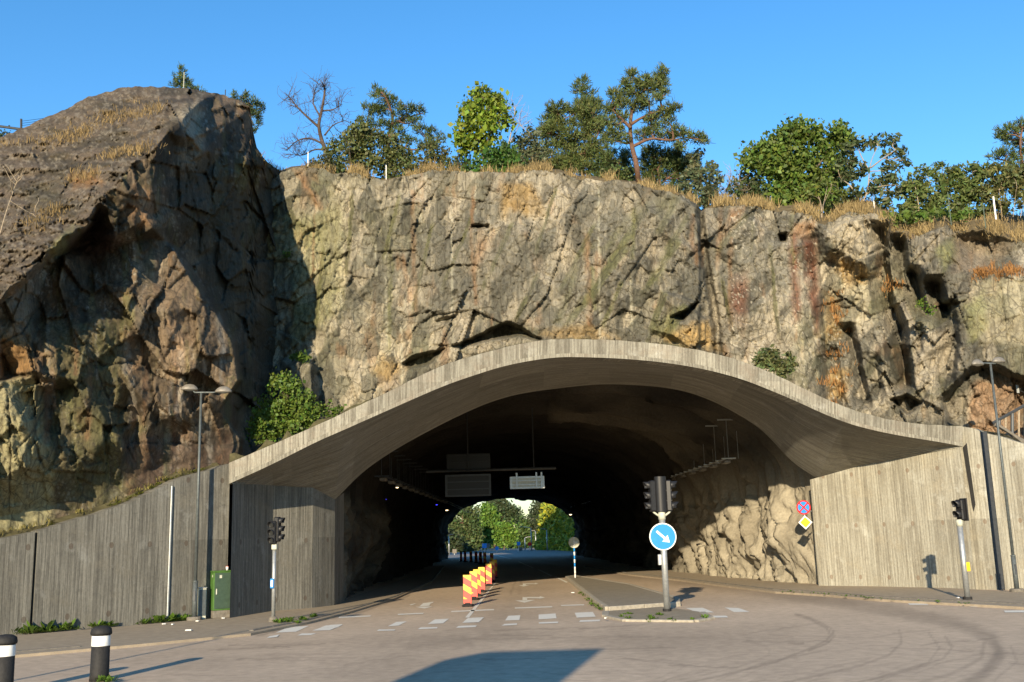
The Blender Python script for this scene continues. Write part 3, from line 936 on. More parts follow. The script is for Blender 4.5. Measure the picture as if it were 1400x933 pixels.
# right
er = e
sR0 = float((on_plan(1316, 720, RA, RB)[:2] - RA[:2]) @ er)
rt_px = [(1317, 583), (1330, 586), (1345, 592), (1370, 598), (1400, 607), (1460, 626), (1640, 690)]
Rp = np.array([on_plan(a, b, RA, RB) for a, b in rt_px]); sRp = (Rp[:, :2] - RA[:2]) @ er
topR = lambda s: np.interp(s, sRp, Rp[:, 2])
s_p = float((on_plan(1352, 700, RA, RB)[:2] - RA[:2]) @ er); s_q = float((on_plan(1376, 700, RA, RB)[:2] - RA[:2]) @ er)
o_ = RA.copy()
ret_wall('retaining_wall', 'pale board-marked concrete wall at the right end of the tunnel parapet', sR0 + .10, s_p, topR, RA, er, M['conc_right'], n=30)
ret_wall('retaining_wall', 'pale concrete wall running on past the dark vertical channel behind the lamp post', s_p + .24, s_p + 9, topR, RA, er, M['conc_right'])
# dark drainage channel between the two
mb = MB((*(RA[:2] + er * (s_p + .12)), 0)); nr = np.array([-er[1], er[0]])
cc = RA[:2] + er * (s_p + .12) + nr * .06
mb.box((cc[0], cc[1], topR(s_p) / 2), (.2, .05, topR(s_p) - .05), math.atan2(er[1], er[0]))
tag(mb.build('drain_channel', M['dark_steel']), 'dark vertical steel channel set in the pale concrete wall', 'drain channel')
# expansion joint at the right of the tunnel side wall keeps a slit of shade

# dark joint rebates at either end
jl = on_plan(315.5, 760, W0, W1)
jb = MB(TO); jb.box((jl[0] - .35, jl[1] + .40, 2.3), (.9, .08, 4.6), math.atan2(5, 4.6)); jb.build('expansion_joint', M['rubber'], tunnel)
jr = on_plan(1317, 720, RA, RB)
jb = MB(TO); jb.box((jr[0] + .25, jr[1] + .22, 2.55), (.9, .08, 5.1), -.96); jb.build('expansion_joint', M['rubber'], tunnel)


gapq = [on_plan(p_, q_, RA, RB) + np.array([-.02, -.03, 0]) for p_, q_ in [(1316.5, 612), (1322, 606), (1334, 690), (1331.5, 700), (1329, 690)]]
jb = MB(TO); jb.add(gapq, [(0, 1, 2, 3, 4)]); jb.build('joint_gap', M['rubber'], tunnel)
# ------------------------------------------------------------------ cliffs
def tri_interp(PXg, PYg, ctrl):
    pts = [Vector((a, b)) for a, b, d in ctrl]
    vs, _, fs, ov, _, _ = delaunay_2d_cdt(pts, [], [], 0, 1e-4)
    val = [ctrl[o[0]][2] if o else 0 for o in ov]
    out = np.full(PXg.shape, np.nan)
    for f in fs:
        (ax, ay), (bx, by), (cx, cy) = [vs[i] for i in f]
        va, vb, vc = [val[i] for i in f]
        det = (by - cy) * (ax - cx) + (cx - bx) * (ay - cy)
        if abs(det) < 1e-9: continue
        l1 = ((by - cy) * (PXg - cx) + (cx - bx) * (PYg - cy)) / det
        l2 = ((cy - ay) * (PXg - cx) + (ax - cx) * (PYg - cy)) / det
        l3 = 1 - l1 - l2
        m = (l1 >= -1e-6) & (l2 >= -1e-6) & (l3 >= -1e-6)
        out[m] = (l1 * va + l2 * vb + l3 * vc)[m]
    return out


def column_grid(top_pts, bot_pts, x0, x1, step, ystep):
    xs = np.arange(x0, x1 + .01, step)
    tp = itp(xs, top_pts); bt = itp(xs, bot_pts)
    n = int(np.max(bt - tp) / ystep)
    t = np.linspace(0, 1, n)[:, None]
    return np.broadcast_to(xs, (n, len(xs))).copy(), tp * (1 - t) + bt * t, xs, tp


GREY = np.array([.190, .175, .135]); DARK = np.array([.108, .102, .080]); PALE = np.array([.275, .238, .175])
OCHRE = np.array([.36, .24, .095]); RUST = np.array([.15, .055, .03]); GREEN = np.array([.165, .165, .07]); ORANGE = np.array([.30, .165, .08])

# ---- the long face over the tunnel and the broken rock on its right
main_top = [(340, 262), (385, 236), (398, 231), (420, 229), (440, 231), (455, 238), (484, 236), (500, 243), (520, 247), (545, 243), (565, 239), (590, 234), (640, 235), (668, 235), (690, 237), (735, 233), (765, 236), (790, 244), (830, 246), (872, 252), (905, 261), (932, 268), (952, 278), (958, 292), (966, 287), (992, 280), (1032, 283), (1060, 290), (1085, 288), (1110, 294), (1118, 303), (1126, 306), (1140, 302), (1157, 291), (1196, 292), (1214, 303), (1220, 318), (1242, 316), (1256, 322), (1275, 314), (1293, 309), (1306, 316), (1345, 316), (1400, 333), (1470, 356), (1700, 430)]
par_line = [(300, 660), (430, 600), (520, 560), (600, 525), (690, 500), (765, 492), (850, 494), (960, 508), (1050, 536), (1130, 572), (1200, 596), (1260, 606), (1316, 610), (1345, 612), (1400, 632), (1500, 660), (1700, 730)]
MX, MY, mxs, mtop = column_grid(main_top, par_line, 352, 1640, 1.6, 1.75)
mtop_n = (fbm(mxs / 7, mxs * 0, 3, 4) - .5) * 7
MY += (mtop_n * 1.0)[None, :] * np.linspace(1, 0, MX.shape[0])[:, None] ** 6
base_D = itp(MX, [(352, 42.0), (400, 41.3), (470, 41.0), (560, 41), (760, 39.6), (955, 39.0), (958, 39.6), (1120, 39.2), (1140, 40.2), (1200, 39.4), (1330, 37.6), (1500, 36.5), (1640, 36)])
D = base_D + (itp(MX, par_line) - MY) * .0035
# joints: two slab sets leaning right, plus blocks
wl_ = np.clip((MX - 560) / 150, 0, 1)
f1, e1, r1 = facets(MX, MY, 75, 190, .30, .20, .5, 3, .04)
f2, e2, r2 = facets(MX, MY, 34, 95, .52, .12, .38, 13, .04)
f3, e3, r3 = facets(MX, MY, 60, 46, -.35, .06, .28, 23, .05)
f4, e4, r4 = facets(MX, MY, 15, 30, .45, .055, .22, 33, .06)
f5, e5, r5 = facets(MX, MY, 6, 9, .1, .02, .085, 43, .2)
calm = (1 - .5 * np.clip((MX - 965) / 12, 0, 1) * np.clip((1112 - MX) / 12, 0, 1)) * (.42 + .55 * np.clip((fbm(MX / 90, MY / 120, 71, 3) - .35) * 3, 0, 1))
D += f1 * calm * 1.25 + f2 * (.7 + .7 * wl_) * calm + f3 * calm * 1.2 + f4 * calm * 1.35 + f5 * 1.3 + (fbm(MX / 50, MY / 80, 4, 2) - .5) * .3
bandc = np.zeros(MX.shape)


def band_step(p0, p1, w, delta, R=70):
    # planar break: the face drops back across a straight band, then comes forward again
    global D, bandc
    dx, dy = p1[0] - p0[0], p1[1] - p0[1]; ln = math.hypot(dx, dy)
    al = ((MX - p0[0]) * dx + (MY - p0[1]) * dy) / ln ** 2
    n = ((MX - p0[0]) * -dy + (MY - p0[1]) * dx) / ln + (fbm(MX / 18, MY / 18, int(p0[0]), 3) - .5) * 4
    if dx * 0 + dy < 0: n = -n
    n = -n                                              # positive towards the right-hand / lower side
    ends = np.clip(al / .08, 0, 1) * np.clip((1 - al) / .12, 0, 1)
    prof = np.where(n < 0, 0, np.where(n < w, n / w, np.clip(1 - (n - w) / R, 0, 1)))
    D -= delta * prof * ends
    bandc = np.maximum(bandc, ((n > 0) & (n < w)) * ends)


for p0, p1, w_, dl in [((884, 272), (800, 408), 11, .55), ((926, 264), (893, 320), 9, .4), ((858, 330), (770, 445), 9, .45), ((930, 322), (876, 398), 8, .45), ((812, 300), (760, 400), 6, .3), ((940, 290), (905, 345), 7, .3),
                       ((700, 300), (655, 400), 6, .28), ((760, 250), (728, 350), 5, .25), ((645, 290), (600, 400), 5, .22), ((545, 262), (520, 360), 5, .25), ((1020, 288), (975, 345), 9, .4), ((905, 395), (885, 455), 10, .5),
                       ((935, 412), (905, 455), 12, .5), ((480, 260), (470, 380), 5, .25), ((985, 380), (1000, 460), 5, .25), ((735, 370), (700, 440), 6, .3), ((850, 380), (820, 450), 6, .3), ((590, 300), (560, 430), 5, .25), ((1050, 330), (1062, 470), 5, .25), ((440, 330), (428, 460), 5, .3)]:
    band_step(p0, p1, w_, dl)
# right-hand broken rock: ribs leaning right with deep shaded clefts
rmask = np.clip((MX - 1112) / 20, 0, 1)
clefts = [  # (polyline of the near edge, width px, depth)
    ([(1210, 300), (1214, 360), (1218, 400), (1224, 436)], 13, 2.4), ([(1234, 318), (1240, 375), (1250, 405), (1253, 420)], 11, 2.0),
    ([(1252, 362), (1262, 400), (1270, 430), (1276, 440)], 16, 2.6), ([(1280, 375), (1290, 410), (1301, 440), (1306, 448)], 14, 2.4),
    ([(1222, 410), (1236, 450), (1242, 500), (1246, 540)], 14, 2.6), ([(1165, 440), (1172, 480), (1182, 520), (1190, 560)], 9, 2.0),
    ([(1200, 480), (1204, 520), (1206, 545)], 7, 1.2), ([(1305, 420), (1310, 470), (1304, 510), (1298, 530)], 8, 1.6), ([(1262, 440), (1258, 470), (1266, 490)], 5, 1.0),
    ([(1146, 470), (1150, 510), (1153, 560)], 6, 1.0), ([(1282, 480), (1274, 520)], 5, 1.0),
]
acc = np.zeros(MX.shape)
for pts, w_, dp in clefts:
    pts = np.array(pts, float)
    xe = np.interp(MY, pts[:, 1], pts[:, 0]) + (fbm(MY / 14, MX * 0, int(pts[0][0]), 3) - .5) * 2
    inside = np.clip((MY - pts[0, 1]) / 12, 0, 1) * np.clip((pts[-1, 1] - MY) / 14, 0, 1)
    t = (xe + w_ * .6 - MX) / w_                     # 0 at the near edge .. 1 at the far one
    prof = np.where(t < 0, np.clip(1 + t * .0, 0, 0), np.where(t < 1, t, np.clip(1 - (t - 1) * w_ / 26, 0, 1)))
    acc = np.maximum(acc, prof * dp * .85 * inside * np.clip(w_ / 11, .5, 1))
D += acc
g1, ge1, gr1 = facets(MX, MY, 34, 80, -.2, .12, .55, 103, .06)
g2, ge2, gr2 = facets(MX, MY, 13, 30, -.25, .05, .26, 113, .08)
g1 = g1 + g2
D += g1 * rmask * .8
bould = poly_mask(MX, MY, [(1126, 322), (1140, 300), (1195, 288), (1214, 304), (1208, 340), (1195, 360), (1190, 375), (1165, 362), (1130, 345)], 9, 3, 4)
D -= bould * 1.0
bl2 = poly_mask(MX, MY, [(1256, 350), (1262, 325), (1293, 305), (1308, 322), (1304, 350), (1280, 380), (1256, 390)], 8, 3, 5)
D -= bl2 * .5
smr = poly_mask(MX, MY, [(1305, 316), (1400, 330), (1700, 410), (1700, 640), (1400, 520), (1330, 480), (1310, 430)], 30, 3, 6)
dome = np.clip((430 - MY) / 100, 0, 1)
D = np.where(smr > 0, D * (1 - smr * .5) + smr * .5 * (37.2 + dome * 2.2 - (MX - 1400) * .002), D)
D += smr * np.clip((375 - MY) / 45, 0, 1) * 2.6
# overhang on the right and its block below
ov = poly_mask(MX, MY, [(1285, 548), (1330, 505), (1352, 498), (1400, 520), (1480, 560), (1480, 600), (1330, 600), (1300, 580)], 5, 2.5, 7)
D += ov * 1.5
# recesses above the parapet
for poly, dp in [([(551, 498), (565, 488), (600, 480), (607, 478), (585, 498), (562, 503)], 1.1), ([(620, 474), (640, 466), (668, 452), (692, 442), (700, 441), (738, 465), (712, 458), (690, 462), (660, 466), (632, 475)], 1.3),
                 ([(918, 434), (935, 426), (954, 414), (950, 420), (934, 438)], 1.5), ([(1066, 320), (1075, 319), (1075, 330), (1066, 330)], 1.4), ([(1285, 420), (1300, 410), (1310, 415), (1296, 430)], 1.2),
                 ([(595, 440), (620, 432), (612, 441)], .6), ([(645, 309), (668, 307), (668, 311), (645, 312)], .7), ([(410, 492), (430, 486), (430, 496), (410, 500)], .4),
                 ([(1218, 548), (1240, 540), (1260, 552), (1240, 566)], 1.5)]:
    D += poly_mask(MX, MY, poly, 2.5, 2, 8) * dp
# vertical corner at x = 958 and the gully of red rock
D += line_mask(MX, MY, [(957, 288), (962, 340), (972, 400), (980, 450), (982, 500)], 5, 2, 3) * .7
D += poly_mask(MX, MY, [(1108, 320), (1124, 330), (1140, 420), (1150, 570), (1118, 560), (1112, 430)], 14, 4, 3) * .9
ledge = poly_mask(MX, MY, [(388, 495), (428, 488), (434, 560), (400, 575)], 6, 3, 3); D -= ledge * 1.2

# paint
n1 = fbm(MX / 55, MY / 95, 5, 5); n2 = fbm(MX / 8, MY / 85, 6, 4); n3 = fbm(MX / 22, MY / 26, 7, 5); n4 = fbm(MX / 130, MY / 160, 8, 3)
C = np.ones(MX.shape + (3,)) * GREY
C *= .88
C = mix(C, PALE, np.clip((n3 - .49) * 6, 0, 1) * .75)
C = mix(C, DARK, np.clip((n1 - .46) * 7, 0, 1) * .9 * (.5 + .6 * fbm(MX / 10, MY / 16, 91, 4)).clip(0, 1))
C = mix(C, DARK * .8, np.clip((fbm(MX / 30, MY / 34, 93, 5) - .54) * 9, 0, 1) * .7)
C = mix(C, DARK * .85, np.clip((n2 - .56) * 7, 0, 1) * .75)
C = mix(C, PALE * 1.05, np.clip((r2 - .72) * 6, 0, 1) * .55)
C = mix(C, DARK * .95, np.clip((.25 - r2) * 6, 0, 1) * .5)
C = mix(C, GREEN * .8, np.clip((.2 - r3) * 6, 0, 1) * .35)
C = mix(C, DARK, np.clip((r1 - .7) * 4, 0, 1) * .45)
C = mix(C, GREEN, np.clip((n4 - .5) * 4, 0, 1) * .45 + np.clip((640 - MX) / 220, 0, 1) * .28 * n1)
C = mix(C, ORANGE * .8, np.clip((fbm(MX / 16, MY / 40, 9, 4) - .66) * 9, 0, 1) * .4)
C = mix(C, PALE, np.clip((r4 - .74) * 8, 0, 1) * .5)
C = mix(C, DARK, np.clip((.22 - r4) * 8, 0, 1) * .45)
C *= ((.80 + .40 * r4) * (.86 + .28 * r5) * (.85 + .3 * r2) * (.88 + .24 * r3))[..., None]
C = mix(C, GREEN * .62, bandc * .7)
for k, (poly, colr, a) in enumerate([
    ([(687, 252), (720, 248), (738, 270), (742, 292), (724, 296), (700, 285), (686, 300)], OCHRE * .72, .8), ([(768, 300), (775, 325), (784, 350), (778, 378), (765, 360), (758, 340)], PALE * 1.25, .8),
    ([(640, 310), (672, 312), (668, 340), (648, 380), (642, 350)], PALE * 1.1, .6), ([(655, 330), (673, 318), (672, 338), (645, 372)], ORANGE, .6), ([(893, 365), (915, 356), (903, 382)], PALE * 1.25, .7),
    ([(880, 330), (912, 318), (905, 350), (880, 352)], PALE * 1.2, .7), ([(920, 450), (970, 440), (985, 480), (940, 475), (905, 460)], OCHRE, .8), ([(740, 455), (800, 440), (850, 462), (765, 466)], OCHRE * .75, .6),
    ([(892, 455), (918, 418), (932, 420), (918, 458)], GREEN * .75, .85), ([(640, 474), (690, 462), (735, 462), (690, 474), (625, 492)], PALE, .8), ([(1000, 290), (1020, 282), (1004, 308), (985, 326)], ORANGE * 1.05, .75), ([(1088, 308), (1112, 300), (1108, 325), (1086, 325)], ORANGE, .8),
    ([(1136, 345), (1150, 352), (1196, 372), (1188, 384), (1160, 392), (1145, 370)], OCHRE * 1.0, .85), ([(1000, 380), (1024, 370), (1018, 450), (1016, 462), (1002, 420)], RUST * 1.15, .55), ([(1080, 320), (1090, 322), (1094, 430), (1085, 440)], RUST, .8), ([(1098, 325), (1114, 328), (1122, 440), (1116, 460), (1106, 400)], RUST, .85),
    ([(1128, 400), (1150, 410), (1148, 460), (1128, 470)], OCHRE * .8, .6), ([(1130, 508), (1160, 505), (1158, 545), (1132, 545)], OCHRE * .9, .75), ([(1062, 320), (1080, 320), (1085, 480), (1060, 300)], GREY * .9, .4), ([(975, 430), (1060, 430), (1085, 480), (1030, 495), (985, 470)], PALE * .85, .5),
    ([(1126, 322), (1140, 300), (1195, 288), (1214, 304), (1205, 340), (1190, 360), (1150, 350)], np.array([.36, .31, .22]), .8), ([(1262, 325), (1293, 308), (1300, 320), (1275, 345), (1258, 370)], PALE, .8), ([(1280, 340), (1304, 322), (1306, 350), (1290, 375)], GREEN * 1.1, .75),
    ([(1250, 460), (1300, 450), (1296, 500), (1262, 540), (1248, 510)], PALE * 1.12, .8), ([(1230, 545), (1320, 540), (1310, 575), (1240, 572)], PALE * 1.0, .6), ([(1305, 316), (1390, 332), (1350, 372), (1304, 375)], np.array([.20, .15, .10]), .6),
    ([(1330, 385), (1400, 380), (1480, 400), (1480, 470), (1340, 470)], np.array([.27, .24, .15]), .6), ([(1335, 430), (1400, 440), (1400, 470), (1320, 460)], PALE, .4), ([(1330, 520), (1400, 520), (1400, 600), (1320, 600)], np.array([.27, .17, .10]), .8), ([(1320, 420), (1345, 400), (1350, 450), (1325, 470)], GREEN * 1.3, .6),
    ([(400, 300), (470, 280), (470, 420), (400, 480)], GREEN * 1.15, .4), ([(520, 488), (560, 500), (530, 520), (510, 510)], OCHRE * .8, .7), ([(840, 345), (860, 325), (800, 420), (770, 445)], GREEN * .7, .7), ([(795, 360), (812, 330), (790, 350), (760, 440), (770, 440)], GREEN * .7, .6),
    ([(862, 290), (882, 272), (840, 330), (822, 345)], GREEN * .65, .65), ([(918, 330), (925, 322), (905, 380), (880, 400)], GREEN * .7, .6), ([(896, 275), (930, 262), (900, 300)], GREEN * .7, .6), ([(404, 232), (412, 232), (438, 285), (430, 282)], ORANGE * .85, .8),
    ([(660, 320), (760, 300), (740, 400), (660, 420)], DARK * 1.1, .45), ([(800, 250), (950, 270), (960, 330), (800, 310)], DARK * 1.35, .45), ([(560, 350), (640, 330), (650, 420), (570, 440)], DARK * 1.15, .5), ([(740, 360), (800, 350), (790, 440), (720, 430)], DARK * 1.2, .4), ([(985, 300), (1060, 295), (1075, 360), (990, 400)], GREY * .95, .5),
]):
    C = mix(C, colr, poly_mask(MX, MY, poly, 5, 5, k) * a * (.55 + .75 * fbm(MX / 9, MY / 14, k, 4)).clip(0, 1))
# water streaks, pale runs and open joints
crk = np.zeros(MX.shape)
rk = random.Random(3)
for k, (pts, w_) in enumerate([
    ([(482, 412), (500, 404), (517, 393)], 1.6), ([(580, 393), (605, 385), (640, 372)], 1.6), ([(575, 450), (600, 446), (620, 433)], 1.6), ([(523, 444), (540, 425), (545, 405)], 1.3), ([(616, 285), (640, 272)], 1.2), ([(700, 338), (730, 322), (765, 308)], 1.8), ([(760, 420), (800, 395), (812, 370)], 1.3), ([(625, 312), (668, 308)], 1.6),
    ([(690, 400), (725, 360), (760, 330)], 1.0), ([(806, 440), (830, 420), (855, 405), (850, 400)], 1.3), ([(795, 350), (780, 380), (765, 440)], 1.3), ([(855, 260), (830, 300), (800, 350), (770, 440)], 1.2), ([(940, 275), (900, 330), (885, 380), (870, 430)], 1.2), ([(905, 330), (880, 350), (850, 360)], 1.1), ([(957, 288), (965, 340), (975, 430), (982, 500)], 2.2), ([(1075, 310), (1078, 330)], 3),
    ([(1060, 315), (1010, 318), (985, 325)], 1.1), ([(985, 430), (1000, 455), (1020, 463)], 1.3), ([(1030, 290), (1062, 310), (1085, 315)], 1.3), ([(1083, 320), (1086, 400), (1092, 440)], 1.5), ([(1118, 320), (1124, 420), (1130, 520)], 2), ([(480, 290), (520, 330), (560, 360)], .9), ([(430, 420), (440, 350), (455, 300)], 1.0), ([(420, 300), (424, 390)], 1.2),
    ([(505, 250), (520, 262), (535, 260)], 1.4), ([(880, 290), (865, 320), (855, 360)], 1.1), ([(730, 240), (735, 300), (730, 350)], 1.0), ([(700, 345), (720, 362), (715, 372), (695, 360)], 1.0), ([(1240, 440), (1300, 415)], 1.3), ([(1262, 492), (1300, 470)], 1.2), ([(1305, 380), (1350, 395), (1380, 385)], 1.4)]):
    crk = np.maximum(crk, line_mask(MX, MY, pts, w_ * .62, .8, k * 3))
for k in range(70):
    x0, y0 = rk.uniform(410, 1400), rk.uniform(260, 560); a = rk.choice([1.9, 2.1, 1.25, 1.57, .5, .35, 2.4]) + rk.uniform(-.2, .2); ln = rk.uniform(12, 60)
    crk = np.maximum(crk, .8 * line_mask(MX, MY, [(x0, y0), (x0 + math.cos(a) * ln * .5 + rk.uniform(-3, 3), y0 + math.sin(a) * ln * .5), (x0 + math.cos(a) * ln, y0 + math.sin(a) * ln)], rk.uniform(.5, .9), .8, k))
fr = np.maximum.reduce([np.clip(1 - e1 / .020, 0, 1) * (n3 > .47), np.clip(1 - e2 / .03, 0, 1) * (n1 > .48), .8 * np.clip(1 - e4 / .05, 0, 1) * (n3 > .53), .9 * np.clip(1 - ge1 / .03, 0, 1) * rmask])
D += crk * .035 + fr * .01
C = mix(C, np.array([.055, .045, .03]), np.clip(crk * .45 + fr * .18, 0, .85))
for k in range(46):
    x0, y0 = rk.uniform(410, 1120), rk.uniform(240, 380); ln = rk.uniform(40, 170); w_ = rk.uniform(1.2, 4)
    colr = rk.choice([DARK * .9, DARK, PALE * 1.15, DARK * .8, GREEN * .8, ORANGE * .7])
    C = mix(C, colr, line_mask(MX, MY, [(x0, y0), (x0 + rk.uniform(-4, 4), y0 + ln * .5), (x0 + rk.uniform(-6, 6), y0 + ln)], w_, 3, k) * rk.uniform(.3, .75) * fbm(MX / 6, MY / 25, k, 3) * 1.4)
for (x0, y0, y1) in [(513, 335, 388), (617, 264, 480), (527, 350, 470), (649, 262, 292), (548, 440, 540), (862, 380, 460), (574, 260, 330), (466, 395, 430), (818, 250, 460)]:
    C = mix(C, np.array([.42, .40, .30]), line_mask(MX, MY, [(x0, y0), (x0 + 2, y1)], 1.7, 1.0, int(x0)) * .4 * (fbm(MX / 4, MY / 10, 3, 3) > .42))
C = mix(C, np.array([.42, .38, .30]), ((fbm(MX / 2.2, MY / 3.2, 61, 3) > .70) * (MX > 1000) * (MX < 1160) * (fbm(MX / 20, MY / 40, 5, 3) > .5)) * .7)
C = mix(C, DARK * 1.1, np.clip(1 - (MY - mtop[None, :]) / 20, 0, 1) * .35 * n1 * 2)
MW = P(MX, MY, D)
# cap: run the top back into the hill
topw = MW[0]
np_mesh_c = C.reshape(-1, 3)
cl = np_mesh('cliff', MW.reshape(-1, 3), grid_faces(*MX.shape), M['rock'], np_mesh_c, smooth=False)
tag(cl, kind='structure')

# hilltop behind the edge: rises gently, then level to the far portal
hx = mxs
rise = itp(hx, [(352, 4), (700, 5), (955, 5), (1120, 16), (1230, 18), (1300, 22), (1400, 38), (1640, 60)])
rowsH = [topw + np.array([0, .02, -.03]), P(hx, mtop - rise * .4 + 1.5, D[0] + 1.5), P(hx, mtop - rise + 1, D[0] + 4.5)]
zz = np.maximum(rowsH[-1][:, 2], 15.5)
for yy_ in (60, 80, 100, 121, 122):
    k = yy_ / 46
    r_ = rowsH[-1].copy() if yy_ == 60 else rowsH[-1].copy()
    r_[:, 1] = yy_; r_[:, 0] = rowsH[2][:, 0] * (1 + (yy_ - 46) / 90); r_[:, 2] = zz * (1 if yy_ < 122 else 0) + (9.5 if yy_ == 122 else 0)
    rowsH.append(r_)
HT = np.array(rowsH)
np_ = np_mesh('hilltop', HT.reshape(-1, 3), grid_faces(HT.shape[0], HT.shape[1]), M['hill'], smooth=True)
tag(np_, kind='structure')

# ---- left rock
lt = [(-420, 330), (-200, 262), (-60, 215), (0, 188), (40, 171), (80, 154), (120, 133), (165, 121), (205, 118), (250, 121), (300, 129), (330, 138), (342, 147), (346, 180), (351, 203), (366, 223), (386, 236), (402, 243), (420, 262)]
lb = [(-420, 850), (-200, 790), (0, 752), (49, 742), (100, 726), (180, 701), (240, 672), (320, 645), (380, 640), (420, 630)]
ctrl = [(-420, 325, 38), (-420, 430, 23), (-420, 560, 23.5), (-420, 855, 22.6), (-200, 255, 40), (-200, 330, 33), (-200, 420, 24), (-200, 436, 25.2), (-200, 520, 24.8), (-200, 795, 24.4), (-60, 212, 40),
    (0, 184, 40), (40, 168, 41.5), (80, 151, 42.5), (120, 130, 43), (165, 118, 43.5), (205, 115, 43.5), (250, 118, 43), (300, 126, 42), (330, 136, 41.5), (343, 146, 41.5),
    (60, 260, 32.5), (130, 200, 35), (0, 300, 30.5), (180, 165, 36.5), (60, 215, 36),
    (0, 405, 25.4), (27, 383, 25.8), (64, 340, 26.6), (116, 302, 27.6), (139, 271, 28.3), (170, 240, 29.2), (212, 205, 30), (228, 182, 30.6), (234, 157, 32),
    (272, 139, 35), (277, 208, 33.3), (262, 190, 32.4), (248, 165, 31.9), (285, 150, 37.0), (300, 147, 37.6), (318, 165, 38.4), (322, 205, 38.2), (345, 180, 41), (342, 250, 40), (338, 300, 39.3), (325, 275, 38.6), (305, 210, 37.0), (330, 232, 38.4), (340, 215, 39.4),
    (0, 413, 26.8), (29, 393, 27.6), (67, 352, 28.8), (100, 337, 30.8), (118, 316, 31.2), (134, 300, 31.0), (146, 285, 28.9), (158, 322, 29.3), (178, 254, 29.3), (200, 300, 29.8), (209, 255, 29.9), (214, 216, 30.1), (150, 345, 30.6), (130, 350, 31.0), (232, 240, 31.6), (226, 330, 31.6), (208, 312, 29.9), (180, 275, 29.4), (212, 326, 31.2), (180, 330, 30.4),
    (240, 200, 32.2), (260, 260, 33.4), (280, 300, 34.8), (300, 350, 36.4), (320, 400, 37.8), (340, 380, 39.3), (365, 260, 42.5), (385, 240, 44), (402, 240, 45.2), (420, 258, 46.5), (400, 330, 45), (405, 430, 45), (395, 520, 44), (420, 430, 46),
    (240, 345, 31.0), (262, 385, 31.4), (290, 420, 31.8), (318, 470, 32.2), (325, 520, 32.4), (327, 600, 32.6), (324, 650, 32.6),
    (247, 340, 33.6), (270, 378, 34.6), (298, 414, 35.9), (324, 466, 37.2), (332, 520, 37.5), (334, 600, 37.2), (332, 655, 36.6),
    (360, 520, 39.8), (360, 650, 37.5), (385, 560, 42), (420, 640, 40), (345, 440, 39), (370, 400, 42),
    (30, 425, 27.4), (60, 420, 28.8), (110, 430, 29.3), (150, 420, 29.9), (190, 400, 30.3), (215, 380, 30.8), (0, 460, 27.0), (45, 480, 27.5), (48, 508, 27.4), (0, 522, 27.0), (8, 512, 28.2), (45, 515, 28.0), (45, 600, 27.6), (64, 580, 28.9), (0, 610, 27.1), (70, 700, 28.3), (45, 710, 27.9), (0, 745, 27.2), (78, 620, 28.6), (68, 540, 29.2),
    (110, 520, 28.9), (160, 500, 29.5), (200, 430, 30.0), (235, 450, 30.6), (222, 425, 30.0), (160, 600, 29.4), (200, 600, 30.2), (205, 560, 29.9), (250, 520, 30.8), (270, 580, 31.3), (250, 650, 31.1), (150, 700, 29.4), (300, 560, 31.9), (180, 600, 30.6), (190, 570, 30.9), (240, 600, 31.7), (242, 640, 31.2), (100, 640, 29.0), (120, 440, 29.0), (190, 455, 29.7), (100, 720, 28.6), (200, 690, 30.3), (290, 655, 31.9)]
LX, LY, lxs, ltop = column_grid(lt, lb, -300, 418, 1.7, 2.0)
ln_ = (fbm(lxs / 9, lxs * 0, 13, 4) - .5) * 5
LY += ln_[None, :] * np.linspace(1, 0, LX.shape[0])[:, None] ** 8
_wf, _, _r1 = facets(LX, LY, 24, 26, .3, 1, 0, 131, .12)
_e0 = itp(LX, [(-420, 430), (-200, 420), (0, 405), (27, 383), (64, 340), (116, 302), (139, 271), (170, 244), (212, 207), (236, 157), (272, 100), (420, 60)])
_k = np.clip(1 - np.abs(LY - _e0 + 4) / 34, 0, 1) ** .7
wxp = ((fbm(LX / 20, LY / 20, 121, 3) - .5) * 12 + _wf * 4.0) * _k
wyp = ((fbm(LX / 20, LY / 20, 141, 3) - .5) * 20 + _wf * 5.0) * _k
LD = tri_interp(LX + wxp, LY + wyp, ctrl)
bad = np.isnan(LD)
if bad.any():
    for j in range(LD.shape[1]):
        q = LD[:, j]; b_ = np.isnan(q)
        if b_.all(): continue
        q[b_] = np.interp(np.flatnonzero(b_), np.flatnonzero(~b_), q[~b_])
edge_low = itp(LX + wxp, [(-420, 430), (-200, 420), (0, 405), (27, 383), (64, 340), (116, 302), (139, 271), (142, 280), (170, 244), (212, 207), (228, 184), (236, 157), (272, 139), (300, 130), (342, 120), (420, 120)])
_fe, _, _r = facets(LX, LY, 26, 22, .4, 1, 0, 95, .2)
edge_low = edge_low - wyp + _fe * 3
slab = np.clip((edge_low - LY) / 6 + .5, 0, 1)
x_ = LX - LD * 0
f1, e1, r1 = facets(LX, LY, 70, 110, -.25, .26, .6, 203, .05)
f2, e2, r2 = facets(LX, LY, 34, 52, -.15, .16, .45, 213, .05)
f3, e3, r3 = facets(LX, LY, 16, 24, .1, .07, .25, 223, .07)
f4, e4, r4 = facets(LX, LY, 6, 9, 0, .03, .10, 233, .2)
rough = (f1 + f2 + f3 * .75 + f4 * .7 + (fbm(LX / 30, LY / 40, 14, 3) - .5) * .3)
shade_side = np.clip((LX - 245) / 40, 0, 1)
rough = rough * (1 - .6 * poly_mask(LX, LY, [(170, 240), (215, 200), (250, 330), (335, 470), (335, 640), (300, 640), (285, 470), (200, 380)], 30, 2, 3))
LD = LD + rough * (1 - slab) * (.85 + .55 * shade_side) + slab * ((fbm(LX / 30, LY / 10, 15, 5) - .5) * 1.7 + (fbm(LX / 4, LY / 2.5, 16, 4) - .5) * .5 + .5 * f1 + .45 * f2 + .4 * f3)
